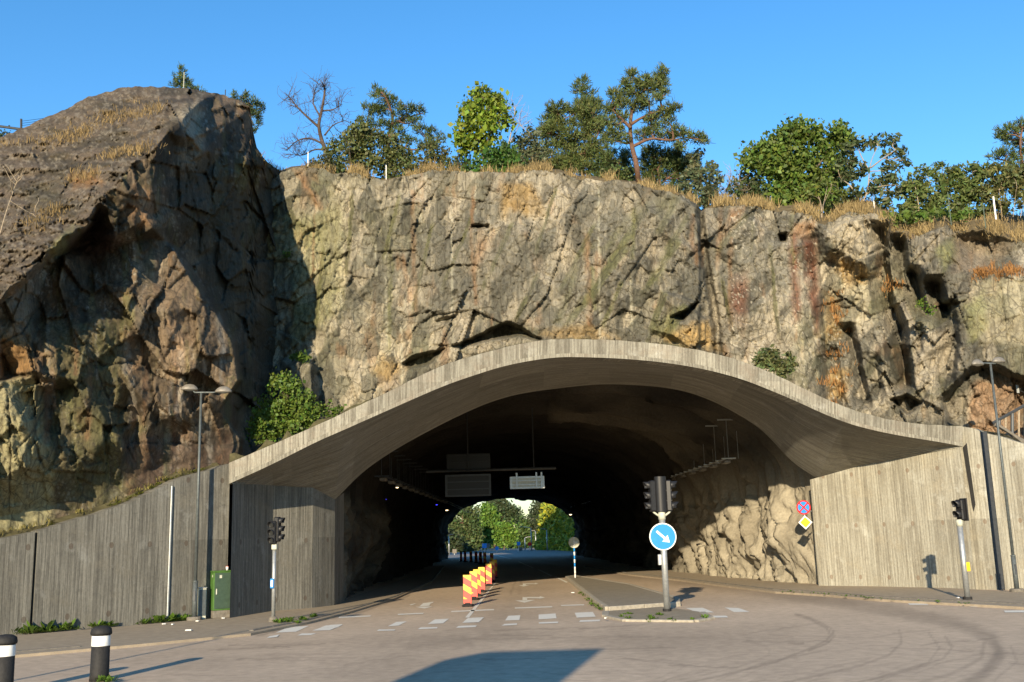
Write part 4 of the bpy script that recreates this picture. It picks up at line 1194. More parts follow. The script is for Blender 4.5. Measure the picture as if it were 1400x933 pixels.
crl = np.zeros(LX.shape)
for k, (pts, w_) in enumerate([([(45, 470), (52, 520), (46, 600), (60, 640)], 2), ([(0, 520), (45, 510)], 2), ([(20, 620), (45, 590), (60, 560)], 1.6), ([(95, 615), (120, 637), (140, 630)], 1.8), ([(180, 605), (215, 606)], 1.8), ([(230, 605), (262, 610)], 1.8), ([(130, 500), (150, 550), (160, 560)], 1.3), ([(205, 420), (215, 470), (230, 500)], 1.2),
    ([(272, 297), (285, 310), (310, 330), (325, 345)], 2.6), ([(335, 400), (333, 470), (335, 520)], 1.6), ([(255, 230), (270, 300), (285, 360)], 1.3), ([(350, 330), (352, 400), (345, 480)], 1.2), ([(10, 540), (15, 620), (12, 700)], 1.4), ([(75, 355), (130, 330), (160, 330)], 1.5), ([(235, 255), (232, 275)], 2), ([(0, 470), (30, 455), (45, 430)], 1.5), ([(100, 480), (140, 500), (180, 495)], 1.2)]):
    crl = np.maximum(crl, line_mask(LX, LY, pts, w_ * .9, 2, 300 + k))
fr = np.maximum.reduce([np.clip(1 - e1 / .025, 0, 1), np.clip(1 - e2 / .035, 0, 1) * .9, np.clip(1 - e3 / .05, 0, 1) * .6]) * (1 - slab) * (fbm(LX / 30, LY / 30, 3, 3) > .46)
LD += crl * .09 * (1 - slab) + fr * .015
rx_ = rays(LX, LY); wallD = (W0[1] - W0[0] * wd[1] / wd[0]) / (1 - rx_[..., 0] * wd[1] / wd[0])
lowm = np.clip((LY - itp(LX, wall_top_px) + 90) / 60, 0, 1) * (LX < 335)
LD = LD * (1 - lowm) + np.maximum(LD, wallD + .75 + .25 * fbm(LX / 20, LY / 20, 7, 3)) * lowm
n1 = fbm(LX / 40, LY / 70, 25, 5); n2 = fbm(LX / 9, LY / 60, 26, 4); n3 = fbm(LX / 18, LY / 22, 27, 5)
C = np.ones(LX.shape + (3,)) * np.array([.155, .115, .075])
C = mix(C, np.array([.085, .07, .048]), np.clip((n1 - .45) * 4, 0, 1) * .8)
C = mix(C, np.array([.17, .16, .06]), np.clip((n2 - .52) * 6, 0, 1) * .6)
C = mix(C, np.array([.28, .17, .09]), np.clip((n3 - .58) * 7, 0, 1) * .55)
C = mix(C, PALE * .9, np.clip((r2 - .82) * 6, 0, 1) * .5)
C = mix(C, np.array([.42, .39, .32]), ((fbm(LX / 2.4, LY / 5, 61, 3) > .66) * (fbm(LX / 20, LY / 40, 65, 3) > .5)) * .45)
C = mix(C, np.array([.04, .036, .024]), np.clip((fbm(LX / 26, LY / 44, 97, 5) - .50) * 8, 0, 1) * .65)
C = mix(C, np.array([.21, .16, .105]), np.clip((fbm(LX / 20, LY / 30, 98, 5) - .57) * 9, 0, 1) * .5)
slabc = np.ones(LX.shape + (3,)) * np.array([.108, .082, .056])
slabc = mix(slabc, np.array([.068, .054, .038]), np.clip((fbm(LX / 14, LY / 5, 35, 5) - .44) * 5, 0, 1) * .8)
slabc = mix(slabc, np.array([.045, .038, .024]), np.clip((fbm(LX / 40, LY / 18, 38, 5) - .55) * 8, 0, 1) * .7)
slabc = mix(slabc, np.array([.22, .19, .145]), np.clip((fbm(LX / 4, LY / 2.2, 36, 4) - .56) * 8, 0, 1) * .55)
for k, pts in enumerate([[(0, 262), (50, 240), (110, 226), (170, 196), (230, 168)], [(0, 330), (60, 312), (110, 268)], [(120, 160), (190, 142), (262, 138)], [(60, 215), (130, 196)], [(150, 250), (196, 214)]]):
    slabc = mix(slabc, (.035, .03, .022), line_mask(LX, LY, pts, 2.2, 5, 500 + k) * .75 * (fbm(LX / 18, LY / 12, 44 + k, 3) > .42))
C = C * ((.78 + .44 * r3) * (.84 + .32 * r2) * (.86 + .28 * r4))[..., None]
C = C * .72 * (1 - slab[..., None]) + slabc * slab[..., None]
SHADE_ROCK = np.array([.055, .053, .040])  # darker albedo paints shade onto the outcrop's sunless right side
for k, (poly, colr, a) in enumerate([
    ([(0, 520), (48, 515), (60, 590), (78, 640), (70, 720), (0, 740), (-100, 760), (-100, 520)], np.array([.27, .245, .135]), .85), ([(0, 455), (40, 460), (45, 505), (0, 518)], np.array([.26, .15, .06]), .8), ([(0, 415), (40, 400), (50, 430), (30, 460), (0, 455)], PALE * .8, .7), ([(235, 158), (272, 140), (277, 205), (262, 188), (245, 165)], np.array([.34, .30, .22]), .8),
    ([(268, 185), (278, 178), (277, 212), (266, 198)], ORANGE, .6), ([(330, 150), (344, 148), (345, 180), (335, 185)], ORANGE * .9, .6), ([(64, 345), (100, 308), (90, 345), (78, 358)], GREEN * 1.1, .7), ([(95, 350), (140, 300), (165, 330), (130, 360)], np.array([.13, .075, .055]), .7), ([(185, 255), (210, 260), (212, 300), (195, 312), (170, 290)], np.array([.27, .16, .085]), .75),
    ([(232, 250), (280, 215), (330, 260), (400, 260), (400, 520), (335, 520), (290, 400)], SHADE_ROCK, .75), ([(335, 520), (400, 520), (400, 640), (335, 640)], SHADE_ROCK, .7), ([(60, 440), (170, 440), (170, 700), (80, 700)], np.array([.105, .10, .045]), .55), ([(170, 600), (320, 580), (320, 640), (180, 680)], np.array([.10, .062, .045]), .6), ([(190, 400), (240, 350), (300, 440), (322, 480), (322, 600), (240, 560)], np.array([.175, .125, .08]), .6),
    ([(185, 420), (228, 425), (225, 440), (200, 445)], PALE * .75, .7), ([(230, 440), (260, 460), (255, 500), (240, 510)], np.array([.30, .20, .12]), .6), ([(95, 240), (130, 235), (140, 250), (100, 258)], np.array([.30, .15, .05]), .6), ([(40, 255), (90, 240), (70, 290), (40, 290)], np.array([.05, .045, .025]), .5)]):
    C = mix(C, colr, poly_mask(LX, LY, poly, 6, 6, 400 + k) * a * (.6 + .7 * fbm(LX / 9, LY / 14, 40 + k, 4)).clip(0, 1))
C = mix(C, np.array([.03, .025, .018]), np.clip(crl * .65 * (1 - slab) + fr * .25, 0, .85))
for k in range(40):
    x0, y0 = rk.uniform(60, 320), rk.uniform(420, 600); l_ = rk.uniform(30, 120)
    C = mix(C, rk.choice([GREEN * .8, DARK * .7, np.array([.30, .27, .22]), np.array([.2, .11, .06])]), line_mask(LX, LY, [(x0, y0), (x0 + rk.uniform(-6, 6), y0 + l_)], rk.uniform(1.2, 5), 4, k) * .55 * fbm(LX / 5, LY / 20, k, 3) * 1.3)
LW = P(LX, LY, LD)
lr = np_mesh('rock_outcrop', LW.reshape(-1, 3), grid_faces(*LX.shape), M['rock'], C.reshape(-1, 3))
tag(lr, kind='structure')
# back of the outcrop
tw = LW[0]
rb_ = [tw + np.array([0, .02, -.03])]
for dy, dz in ((3, -.4), (8, -1.5), (16, -4), (30, -9)):
    q = tw.copy(); q[:, 0] *= 1 + dy / 60; q[:, 1] += dy; q[:, 2] = np.maximum(q[:, 2] + dz, 4); rb_.append(q)
rb_ = np.array(rb_)
bk = np_mesh('rock_outcrop', rb_.reshape(-1, 3), grid_faces(*rb_.shape[:2]), M['hill'], smooth=True)
tag(bk, kind='structure')

# earth fills between walls and rock
fx = np.linspace(315, 1314, 200)
ft = itp(fx, tz)
pt = on_plan(fx, ft, PA, PB) + np.array([-.08, .48, -.04])
far_ = pt.copy(); dd = np.interp(fx, [315, 400, 470, 560, 760, 955, 1120, 1314], [36.5, 43.5, 42.6, 41.5, 40.2, 39.8, 40.2, 39.0]) + 1.5
far_[:, 0] = pt[:, 0] / pt[:, 1] * dd; far_[:, 1] = dd; far_[:, 2] = pt[:, 2] + .0
eb = MB(); eb.grid([pt, pt * .5 + far_ * .5 + (0, 0, .05), far_])
wx = np.linspace(-8.5, sL - .05, 70)
fwx = W0[:2] + wx[:, None] * wd + np.array([-wd[1], wd[0]]) * .5
zt_ = topL(wx)
g0 = np.concatenate([fwx, zt_[:, None] - .03], 1)
hump = .10 + .22 * fbm(wx * 1.3, wx * 0, 4, 3)
g1 = np.concatenate([fwx + np.array([-wd[1], wd[0]]) * .5, zt_[:, None] + hump[:, None]], 1)
g2 = np.concatenate([fwx + np.array([-wd[1], wd[0]]) * 2.2, zt_[:, None] + hump[:, None] + .15], 1)
eb.grid([g0, g1, g2])
wx = np.linspace(sR0 + .3, s_p + 8.5, 40); nrm_ = np.array([-er[1], er[0]])
zt_ = topR(wx)
g0 = np.concatenate([RA[:2] + wx[:, None] * er + nrm_ * .5, zt_[:, None] - .03], 1); g2 = np.concatenate([RA[:2] + wx[:, None] * er + nrm_ * 5, zt_[:, None] + .0], 1)
eb.grid([g0, g2])
tag(eb.build('earth', M['earth'], smooth=True), kind='structure')
# ------------------------------------------------------------------ vegetation
def unit(n, r_):
    v = r_.normal(size=(n, 3)); return v / np.linalg.norm(v, axis=1)[:, None]


def leaf_quads(cen, size, r_, up=.25, lenf=1.5):
    """Rhombic leaves at cen with random attitude."""
    n = len(cen)
    a = unit(n, r_); a[:, 2] -= .15
    b = unit(n, r_); b[:, 2] *= .6
    b = np.cross(a, b); b /= np.linalg.norm(b, axis=1)[:, None] + 1e-9
    s = size * np.clip(r_.lognormal(-.08, .38, n), .35, 1.7)[:, None]
    V = np.stack([cen - a * s * lenf * .5, cen + b * s * .5, cen + a * s * lenf * .5, cen - b * s * .5], 1).reshape(-1, 3)
    F = np.arange(4 * n).reshape(-1, 4)
    return V, F


def needle_tris(cen, axis, size, wid, r_):
    n = len(cen)
    d = unit(n, r_) * .75 + axis; d /= np.linalg.norm(d, axis=1)[:, None]
    b = np.cross(d, unit(n, r_)); b /= np.linalg.norm(b, axis=1)[:, None] + 1e-9
    s = size * r_.uniform(.6, 1.2, n)[:, None]
    V = np.stack([cen - b * wid, cen + b * wid, cen + d * s + b * wid * .3, cen + d * s - b * wid * .3], 1).reshape(-1, 3)
    return V, np.arange(4 * n).reshape(-1, 4)


def branch_to(mb, a, b, r0, r1, r_, sag=.12, n=6):
    a, b = np.array(a), np.array(b); ln = np.linalg.norm(b - a)
    t = np.linspace(0, 1, n)[:, None]
    p = a * (1 - t) + b * t
    off = r_.normal(size=3) * ln * .10; off[2] -= sag * ln * .3
    p = p + np.sin(math.pi * t) * off + (r_.normal(size=(n, 3)) * ln * .018) * (t > 0) * (t < 1)
    mb.tube(p, list(np.linspace(r0, r1, n)), 5, cap=False)
    return p


def plant(name, label, cat, D, base, trunks, blobs, kind, col, seed, group=None, dens=1.0, leaf=.13, bark='bark', r0=.10, zshift=0, stems=True, parts=('trunk', 'crown')):
    """trunks: pixel polylines; blobs: pixel ellipses (cx, cy, rx, ry) that carry the foliage."""
    r_ = np.random.default_rng(seed)
    bp = P(base[0], base[1], D)
    t = thing(name, bp, label, cat, group)
    org = np.array(t.location)
    r0 *= .68 if kind == 'pine' else .85
    mb = MB(org)
    tp = []
    for k, tr in enumerate(trunks):
        q = [P(a, b, D + r_.normal() * .25 * (i > 0)) for i, (a, b) in enumerate(tr)]
        keys = np.array(q)
        m_ = max(6, 4 * len(q))
        c_ = smooth_curve(keys, m_)
        rr0 = r0 if k == 0 else r0 * .6
        mb.tube(c_, list(np.linspace(rr0, rr0 * .3, m_)), 7, cap=False)
        tp.append(c_)
    tpa = np.concatenate(tp) if tp else bp[None]
    LV, LF, LC, nv = [], [], [], 0
    for (cx, cy, rx, ry) in blobs:
        px_m = D / F
        dz = r_.normal() * .35 * rx * px_m
        c0 = P(cx, cy, D + dz)
        sx, sz = rx * px_m, ry * px_m; sy = .8 * max(sx, sz * .8)
        if stems:
            d_ = np.linalg.norm(tpa - c0, axis=1) + np.clip(tpa[:, 2] - c0[2], 0, 9) * 1.5
            a0 = tpa[int(np.argmin(d_))]
            br = branch_to(mb, a0, c0, r0 * .42, r0 * .14, r_)
            for _ in range(3):
                branch_to(mb, br[r_.integers(2, 6)], c0 + r_.normal(size=3) * [sx * .5, sy * .5, sz * .5], r0 * .16, r0 * .06, r_, n=5)
        area = sx * sz * 3.14
        if kind == 'pine':
            nt = int(max(6, 44 * area * dens))
            dirs = unit(nt, r_)
            rad = r_.uniform(.25, 1.0, nt) ** .55
            cen = c0 + dirs * rad[:, None] * [sx, sy, sz]
            cen[:, 2] += .12 * sz * np.sin(cen[:, 0] * 3.1)
            m = 20
            ax = dirs * .5 + [0, 0, .55]
            cc = np.repeat(cen, m, 0) + r_.normal(size=(nt * m, 3)) * .075
            V, Fq = needle_tris(cc, np.repeat(ax, m, 0), .21, .021, r_)
            tone = np.repeat(np.repeat(r_.uniform(.65, 1.3, nt), m) * r_.uniform(.75, 1.2, nt * m), 4)
        else:
            nt = int(max(5, 30 * area * dens))
            dirs = unit(nt, r_)
            rad = r_.uniform(.15, 1.0, nt) ** .5
            cen = c0 + dirs * rad[:, None] * [sx, sy, sz]
            m = 15
            sp = .17 if kind == 'leaf' else .13
            cc = np.repeat(cen, m, 0) + r_.normal(size=(nt * m, 3)) * sp * (leaf / .13)
            V, Fq = leaf_quads(cc, leaf, r_, lenf=1.35 if kind == 'leaf' else 2.3)
            tone = np.repeat(np.repeat(r_.uniform(.65, 1.3, nt), m) * r_.uniform(.7, 1.25, nt * m), 4)
        LV.append(V); LF.append(Fq + nv); nv += len(V)
        cv = np.array(col)[None] * tone[:, None]
        cv[:, 0] *= np.repeat(r_.uniform(.8, 1.3, len(tone) // 4), 4)
        LC.append(cv)
    if mb.v: mb.build(parts[0], M[bark], t, smooth=True)
    if LV: np_mesh(parts[1], np.concatenate(LV), np.concatenate(LF), M['needle' if kind == 'pine' else 'leaf'], np.concatenate(LC), parent=t, origin=org)
    return t


def bare(name, label, cat, D, base, limbs, seed, bark, r0=.09, twigs=5, depth=3, group=None):
    """Leafless tree: limbs as pixel polylines, then recursive twigs."""
    r_ = np.random.default_rng(seed)
    bp = P(base[0], base[1], D); t = thing(name, bp, label, cat, group); org = np.array(t.location)
    mb = MB(org); lb_ = MB(org)

    def twig(a, d, ln, rad, k):
        pts = [a]
        for i in range(4):
            d = d + r_.normal(size=3) * .28; d[2] += .10; d /= np.linalg.norm(d)
            pts.append(pts[-1] + d * ln / 4)
        lb_.tube(pts, list(np.linspace(rad, rad * .45, 5)), 4, cap=False)
        if k > 0:
            for i in (1, 2, 3, 4):
                if r_.random() < .85:
                    dd = d + r_.normal(size=3) * .8; dd /= np.linalg.norm(dd)
                    twig(pts[i], dd, ln * .6, rad * .55, k - 1)
    for k, (tr, rs) in enumerate(limbs):
        keys = np.array([P(a, b, D + r_.normal() * .3 * (i > 0)) for i, (a, b) in enumerate(tr)])
        m_ = 4 * len(tr); c_ = smooth_curve(keys, m_)
        (mb if k == 0 else lb_).tube(c_, list(np.linspace(r0 * rs, r0 * rs * .3, m_)), 6, cap=False)
        for i in range(m_ // 4, m_):
            for _ in range(twigs if i > m_ // 2 else twigs // 2):
                if r_.random() < .5:
                    d = (c_[i] - c_[i - 1]); d /= np.linalg.norm(d) + 1e-9
                    d = d + r_.normal(size=3) * .9; d /= np.linalg.norm(d)
                    twig(c_[i], d, .75 * r_.uniform(.5, 1.2), .014, depth - 2)
    mb.build('trunk', M[bark], t, smooth=True); lb_.build('branches', M[bark], t, smooth=True)
    return t


PINE = (.072, .105, .032); PINE_B = (.092, .122, .036); LEAF = (.105, .165, .028); LEAF_B = (.16, .23, .024); SHRUB = (.105, .13, .042); ROWAN = (.11, .15, .042); GREYL = (.105, .13, .065)
RS = random.Random(11)


def scatter(poly, n, r0, r1, seed, flat=.7):
    """Foliage clumps spread through a pixel outline."""
    r_ = random.Random(seed); xs = [p[0] for p in poly]; ys = [p[1] for p in poly]; out = []; tries = 0
    while len(out) < n and tries < 4000:
        tries += 1
        x, y = r_.uniform(min(xs), max(xs)), r_.uniform(min(ys), max(ys)); ins = False
        for i in range(len(poly)):
            (ax, ay), (bx, by) = poly[i], poly[i - 1]
            if (ay > y) != (by > y) and x < (bx - ax) * (y - ay) / (by - ay) + ax: ins = not ins
        if ins and all((x - q[0]) ** 2 + ((y - q[1]) * 1.3) ** 2 > (r0 * .75) ** 2 for q in out):
            r = r_.uniform(r0, r1); out.append((x, y, r, r * flat))
    return out


GT = 'trees and shrubs along the cliff top'
plant('pine_tree', 'tiny dark pine top poking up behind the dome of the left rock', 'tree', 58, (250, 140), [[(250, 150), (248, 120), (246, 95)]], [(247, 98, 8, 6), (243, 108, 10, 6), (252, 113, 11, 6), (258, 120, 9, 5), (272, 123, 10, 4), (240, 117, 8, 5)], 'pine', PINE, 1, GT, bark='pine_bark', r0=.12)
plant('pine_tree', 'dark pine leaning out past the right shoulder of the left rock', 'tree', 52, (322, 185), [[(322, 190), (332, 160), (330, 135)]], [(328, 132, 13, 6), (342, 140, 14, 6), (352, 150, 12, 6), (345, 158, 14, 7), (333, 148, 14, 8), (348, 170, 8, 6), (345, 182, 6, 5), (324, 142, 10, 7)], 'pine', PINE, 2, GT, bark='pine_bark', r0=.12)
bare('dead_tree', 'leafless brown dead tree with a wide spread of twigs', 'tree', 45, (457, 232), [([(457, 234), (450, 215), (441, 195), (436, 172), (440, 150), (444, 125), (441, 114)], 1.3), ([(442, 197), (425, 190), (408, 192), (392, 205)], .6), ([(437, 175), (420, 160), (405, 145), (395, 132)], .7), ([(440, 152), (455, 150), (468, 143)], .5), ([(444, 185), (455, 172), (470, 165)], .5), ([(446, 205), (430, 205), (415, 212), (400, 212)], .5), ([(438, 160), (428, 140), (432, 120)], .5)], 3, 'dead_bark', twigs=4, depth=3, group=GT)
plant('pine_tree', 'dark flat-topped pine with a bent orange limb reaching right', 'tree', 47, (533, 240), [[(533, 244), (529, 215), (532, 185), (537, 160), (525, 130), (514, 125)], [(532, 205), (550, 203), (570, 205), (590, 200)], [(535, 170), (560, 160), (578, 155)], [(531, 190), (510, 185), (500, 175)]],
      [(512, 124, 9, 5), (522, 132, 13, 7), (536, 142, 14, 7), (555, 145, 13, 7), (572, 152, 12, 6), (505, 150, 13, 8), (500, 165, 10, 8), (520, 152, 14, 8), (545, 160, 15, 7), (565, 166, 12, 6), (515, 172, 13, 7), (575, 178, 10, 6), (590, 183, 14, 7), (603, 190, 8, 5), (583, 198, 16, 7), (560, 192, 10, 6), (545, 182, 12, 6), (500, 182, 10, 6), (535, 172, 12, 5), (598, 200, 10, 5)], 'pine', PINE, 4, GT, bark='pine_bark', r0=.16, dens=1.1)
plant('shrub', 'dense grey-green shrub between the dead tree and the flat-topped pine', 'shrub', 44, (495, 240), [[(480, 240), (478, 205)], [(500, 240), (510, 205)], [(525, 242), (530, 215)]], scatter([(452, 235), (455, 205), (470, 182), (492, 172), (515, 180), (540, 195), (560, 215), (562, 238)], 34, 11, 16, 5, .9), 'leaf', SHRUB, 5, GT, leaf=.10, r0=.04)
plant('shrub', 'thin olive shrub below the reaching pine limb', 'shrub', 45, (600, 238), [[(595, 240), (590, 215)], [(605, 240), (606, 205)]], scatter([(575, 236), (580, 205), (600, 197), (614, 210), (617, 236)], 12, 8, 13, 6, 1), 'leaf', (.10, .115, .035), 6, GT, leaf=.09, r0=.03, dens=.8)
plant('maple_tree', 'bright green maple standing alone against the blue sky', 'tree', 44, (666, 238), [[(664, 240), (660, 205), (658, 170), (660, 135)], [(662, 205), (672, 180), (682, 160)], [(661, 200), (645, 185), (636, 170)]],
      [(658, 127, 10, 8), (666, 133, 13, 9), (680, 138, 12, 10), (648, 142, 12, 9), (660, 150, 16, 11), (682, 153, 14, 11), (640, 160, 14, 10), (634, 176, 12, 10), (655, 170, 16, 12), (675, 172, 14, 11), (632, 190, 11, 9), (648, 190, 15, 10), (668, 190, 14, 10), (640, 202, 14, 7), (660, 205, 12, 7), (690, 165, 8, 10)], 'leaf', LEAF_B, 7, GT, leaf=.145, r0=.10, dens=1.2)
plant('shrub', 'deep green rounded shrub at the foot of the bright maple', 'shrub', 43, (672, 236), [[(668, 238), (665, 220)], [(685, 238), (688, 215)]], scatter([(640, 235), (645, 222), (665, 214), (690, 200), (704, 215), (704, 236)], 16, 9, 14, 8, .85), 'leaf', (.055, .12, .02), 8, GT, leaf=.12, r0=.03)
bare('bare_sapling', 'thin bare grey sapling rising beside the bright maple', 'tree', 44.5, (692, 236), [([(692, 238), (691, 215), (697, 190), (703, 160), (704, 148)], .5), ([(695, 200), (706, 180), (712, 165)], .3), ([(693, 210), (684, 190), (690, 165)], .3)], 9, 'pale_bark', twigs=3, depth=3, group=GT)
plant('shrub', 'grey-green tall shrub between the bare sapling and the pines', 'shrub', 45, (722, 238), [[(712, 240), (708, 205)], [(725, 240), (728, 200)]], scatter([(698, 236), (705, 195), (715, 178), (732, 180), (742, 200), (745, 237)], 22, 8, 13, 10, 1), 'leaf', GREYL, 10, GT, leaf=.09, r0=.04, dens=.9)
plant('pine_tree', 'broad bushy pine with a low dense crown left of the tall leaning pine', 'tree', 47, (790, 248), [[(800, 252), (790, 215), (776, 185), (765, 160)], [(790, 215), (812, 195), (822, 170)], [(785, 235), (760, 225), (745, 215)]],
      scatter([(730, 235), (735, 195), (742, 165), (735, 152), (750, 143), (775, 145), (800, 140), (815, 170), (825, 200), (832, 240)], 50, 11, 16, 11, .62), 'pine', PINE_B, 11, GT, bark='pine_bark', r0=.15, dens=1.15)
plant('pine_tree', 'slim pine rising behind the bushy pine beside the tall one', 'tree', 49, (815, 245), [[(815, 248), (806, 205), (803, 160), (795, 120)]], [(798, 114, 12, 7), (790, 122, 11, 6), (802, 126, 13, 7), (812, 140, 12, 7), (795, 140, 12, 7), (806, 155, 13, 8), (818, 165, 12, 8), (800, 170, 12, 7), (820, 150, 10, 6), (826, 180, 12, 8)], 'pine', PINE, 12, GT, bark='pine_bark', r0=.11)
plant('pine_tree', 'tall leaning pine with a bare reddish trunk at the cliff edge', 'tree', 43, (874, 254), [[(874, 256), (870, 225), (863, 195), (862, 165), (868, 140), (885, 120), (900, 105)], [(862, 175), (845, 158), (835, 148)], [(866, 200), (890, 190), (915, 192), (940, 188)], [(863, 170), (880, 160), (905, 150)]],
      [(906, 98, 9, 6), (896, 108, 14, 7), (880, 112, 13, 7), (863, 102, 8, 7), (858, 115, 12, 8), (868, 125, 15, 8), (890, 122, 16, 8), (906, 116, 10, 7), (842, 130, 12, 7), (850, 142, 14, 8), (835, 150, 12, 7), (888, 138, 16, 8), (908, 130, 9, 6), (870, 145, 13, 7), (848, 160, 12, 7), (830, 165, 10, 7), (905, 155, 15, 8), (920, 148, 9, 7), (890, 165, 13, 7), (915, 168, 10, 6), (930, 180, 14, 7), (950, 190, 14, 6), (962, 193, 7, 4), (910, 188, 16, 7), (893, 178, 14, 7), (932, 196, 10, 5), (878, 185, 12, 7), (842, 178, 11, 7), (835, 190, 12, 7), (853, 190, 10, 6)], 'pine', PINE_B, 13, GT, bark='pine_bark', r0=.19, dens=1.6)
plant('pine_tree', 'low dark pine crowding the foot of the tall leaning pine on its right', 'tree', 45, (905, 262), [[(905, 266), (900, 235), (905, 210)], [(905, 250), (925, 235), (940, 225)]], scatter([(880, 250), (882, 215), (900, 200), (925, 205), (945, 215), (948, 240), (925, 268), (895, 262)], 30, 10, 15, 14, .6), 'pine', PINE, 14, GT, bark='pine_bark', r0=.12, dens=1.1)
plant('pine_tree', 'dark pine undergrowth behind the bare trunk of the tall pine', 'tree', 46.5, (845, 250), [[(845, 252), (845, 225)]], scatter([(815, 248), (820, 215), (840, 205), (862, 215), (866, 250)], 18, 10, 14, 15, .65), 'pine', PINE, 15, GT, bark='pine_bark', r0=.08)
plant('rowan_tree', 'airy pale rowan at the drop of the cliff edge right of the pines', 'tree', 44, (950, 276), [[(955, 282), (950, 250), (958, 225)], [(955, 275), (965, 250), (972, 235)]], scatter([(928, 262), (935, 225), (958, 208), (978, 215), (985, 240), (975, 275), (950, 280)], 24, 8, 13, 16, .9), 'rowan', GREYL, 16, GT, leaf=.08, r0=.03, dens=1.1, bark='pale_bark')
bare('dead_shrub', 'small leafless grey shrub between the rowan and the round-crowned tree', 'shrub', 45, (992, 282), [([(990, 284), (992, 265), (1000, 245)], .5), ([(991, 270), (980, 255), (972, 245)], .35), ([(993, 262), (1006, 250), (1016, 242)], .35), ([(992, 268), (1005, 262), (1012, 258)], .3)], 17, 'pale_bark', twigs=4, depth=3, group=GT)
plant('shrub', 'small dark shrub at the left foot of the round-crowned tree', 'shrub', 44.5, (1020, 280), [[(1018, 282), (1016, 262)]], scatter([(998, 280), (1006, 255), (1022, 240), (1040, 250), (1042, 280)], 14, 9, 13, 18, .9), 'leaf', (.06, .09, .03), 18, GT, leaf=.10, r0=.03)
plant('lime_tree', 'large round-crowned leafy tree standing above the right half of the cliff', 'tree', 44, (1100, 288), [[(1098, 290), (1094, 250), (1088, 215), (1090, 185)], [(1095, 250), (1120, 225), (1135, 200)], [(1094, 245), (1065, 225), (1045, 205)]],
      scatter([(1024, 222), (1038, 190), (1055, 200), (1068, 180), (1092, 168), (1110, 178), (1130, 172), (1152, 180), (1158, 205), (1150, 240), (1160, 270), (1120, 284), (1075, 280), (1050, 272), (1060, 240), (1040, 225)], 56, 12, 17, 19, .8), 'leaf', LEAF, 19, GT, leaf=.135, r0=.13, dens=1.1)
plant('sapling', 'small sapling with forked white stems in front of the round-crowned tree', 'sapling', 42, (1124, 296), [[(1123, 298), (1122, 278), (1116, 262)], [(1124, 298), (1127, 278), (1136, 258)], [(1123, 290), (1128, 270), (1131, 255)]], [(1108, 258, 10, 7), (1120, 248, 12, 8), (1136, 250, 12, 8), (1146, 262, 9, 6), (1102, 268, 8, 5)], 'rowan', (.11, .15, .03), 20, GT, leaf=.09, r0=.035, dens=.7, bark='pale_bark')
plant('tree', 'thin-crowned tree on a pale trunk leaning left above the big grey boulder', 'tree', 43, (1178, 290), [[(1180, 293), (1174, 275), (1163, 255), (1150, 245)], [(1176, 285), (1186, 260), (1190, 225), (1200, 200)], [(1189, 235), (1178, 215), (1172, 200)], [(1190, 230), (1210, 215), (1225, 205)]],
      [(1160, 205, 12, 8), (1175, 198, 12, 7), (1192, 195, 10, 6), (1205, 192, 13, 6), (1222, 194, 9, 6), (1228, 208, 9, 6), (1237, 220, 8, 6), (1215, 212, 10, 6), (1168, 222, 12, 7), (1182, 232, 12, 7), (1215, 232, 13, 7), (1205, 248, 12, 8), (1225, 245, 10, 7), (1160, 240, 12, 8), (1195, 262, 14, 8), (1220, 265, 14, 8), (1235, 258, 9, 7), (1150, 225, 9, 6), (1170, 262, 9, 6), (1210, 278, 14, 7)], 'rowan', (.075, .105, .04), 21, GT, leaf=.10, r0=.07, dens=1.05, bark='pale_bark')
plant('rowan_tree', 'narrow feathery rowan directly above the dark clefts of the right-hand rock', 'tree', 42, (1256, 302), [[(1258, 304), (1255, 275), (1250, 250)], [(1257, 295), (1270, 270), (1272, 250)]], scatter([(1225, 300), (1240, 270), (1240, 240), (1255, 225), (1270, 235), (1275, 262), (1280, 298), (1250, 306)], 24, 9, 13, 22, .7), 'rowan', ROWAN, 22, GT, leaf=.085, r0=.035, dens=1.25, bark='pale_bark')
plant('rowan_tree', 'wider feathery rowan with drooping tips by the dark green fence posts', 'tree', 42.5, (1306, 300), [[(1305, 304), (1300, 270), (1290, 240)], [(1306, 300), (1318, 265), (1330, 235)], [(1300, 275), (1285, 260)]], scatter([(1272, 300), (1280, 255), (1278, 230), (1292, 220), (1312, 228), (1330, 225), (1348, 235), (1350, 265), (1340, 295), (1300, 305)], 36, 9, 14, 23, .7), 'rowan', ROWAN, 23, GT, leaf=.085, r0=.035, dens=1.25, bark='pale_bark')
plant('pine_tree', 'dark pine at the right-hand end of the cliff top', 'tree', 45, (1405, 270), [[(1408, 290), (1400, 240), (1395, 200), (1398, 175)], [(1400, 235), (1380, 222), (1368, 218)], [(1400, 225), (1425, 205)]], [(1378, 178, 14, 7), (1392, 172, 14, 7), (1410, 170, 15, 8), (1368, 190, 10, 7), (1385, 192, 15, 8), (1402, 195, 15, 9), (1420, 190, 15, 9), (1362, 214, 12, 6), (1376, 210, 13, 7), (1395, 212, 15, 8), (1415, 210, 15, 8), (1430, 225, 16, 9), (1385, 226, 13, 6), (1408, 230, 14, 7), (1440, 205, 14, 9)], 'pine', PINE, 24, GT, bark='pine_bark', r0=.16)
plant('shrub', 'pale olive shrub on thin stems below the pine at the cliff top end', 'shrub', 42, (1375, 295), [[(1370, 297), (1366, 260)], [(1385, 297), (1390, 255)], [(1395, 298), (1402, 262)]], scatter([(1345, 265), (1355, 235), (1380, 230), (1410, 235), (1425, 270), (1410, 285), (1360, 285)], 26, 9, 14, 25, .8), 'rowan', (.12, .135, .045), 25, GT, leaf=.09, r0=.03, dens=1.1, bark='pale_bark')
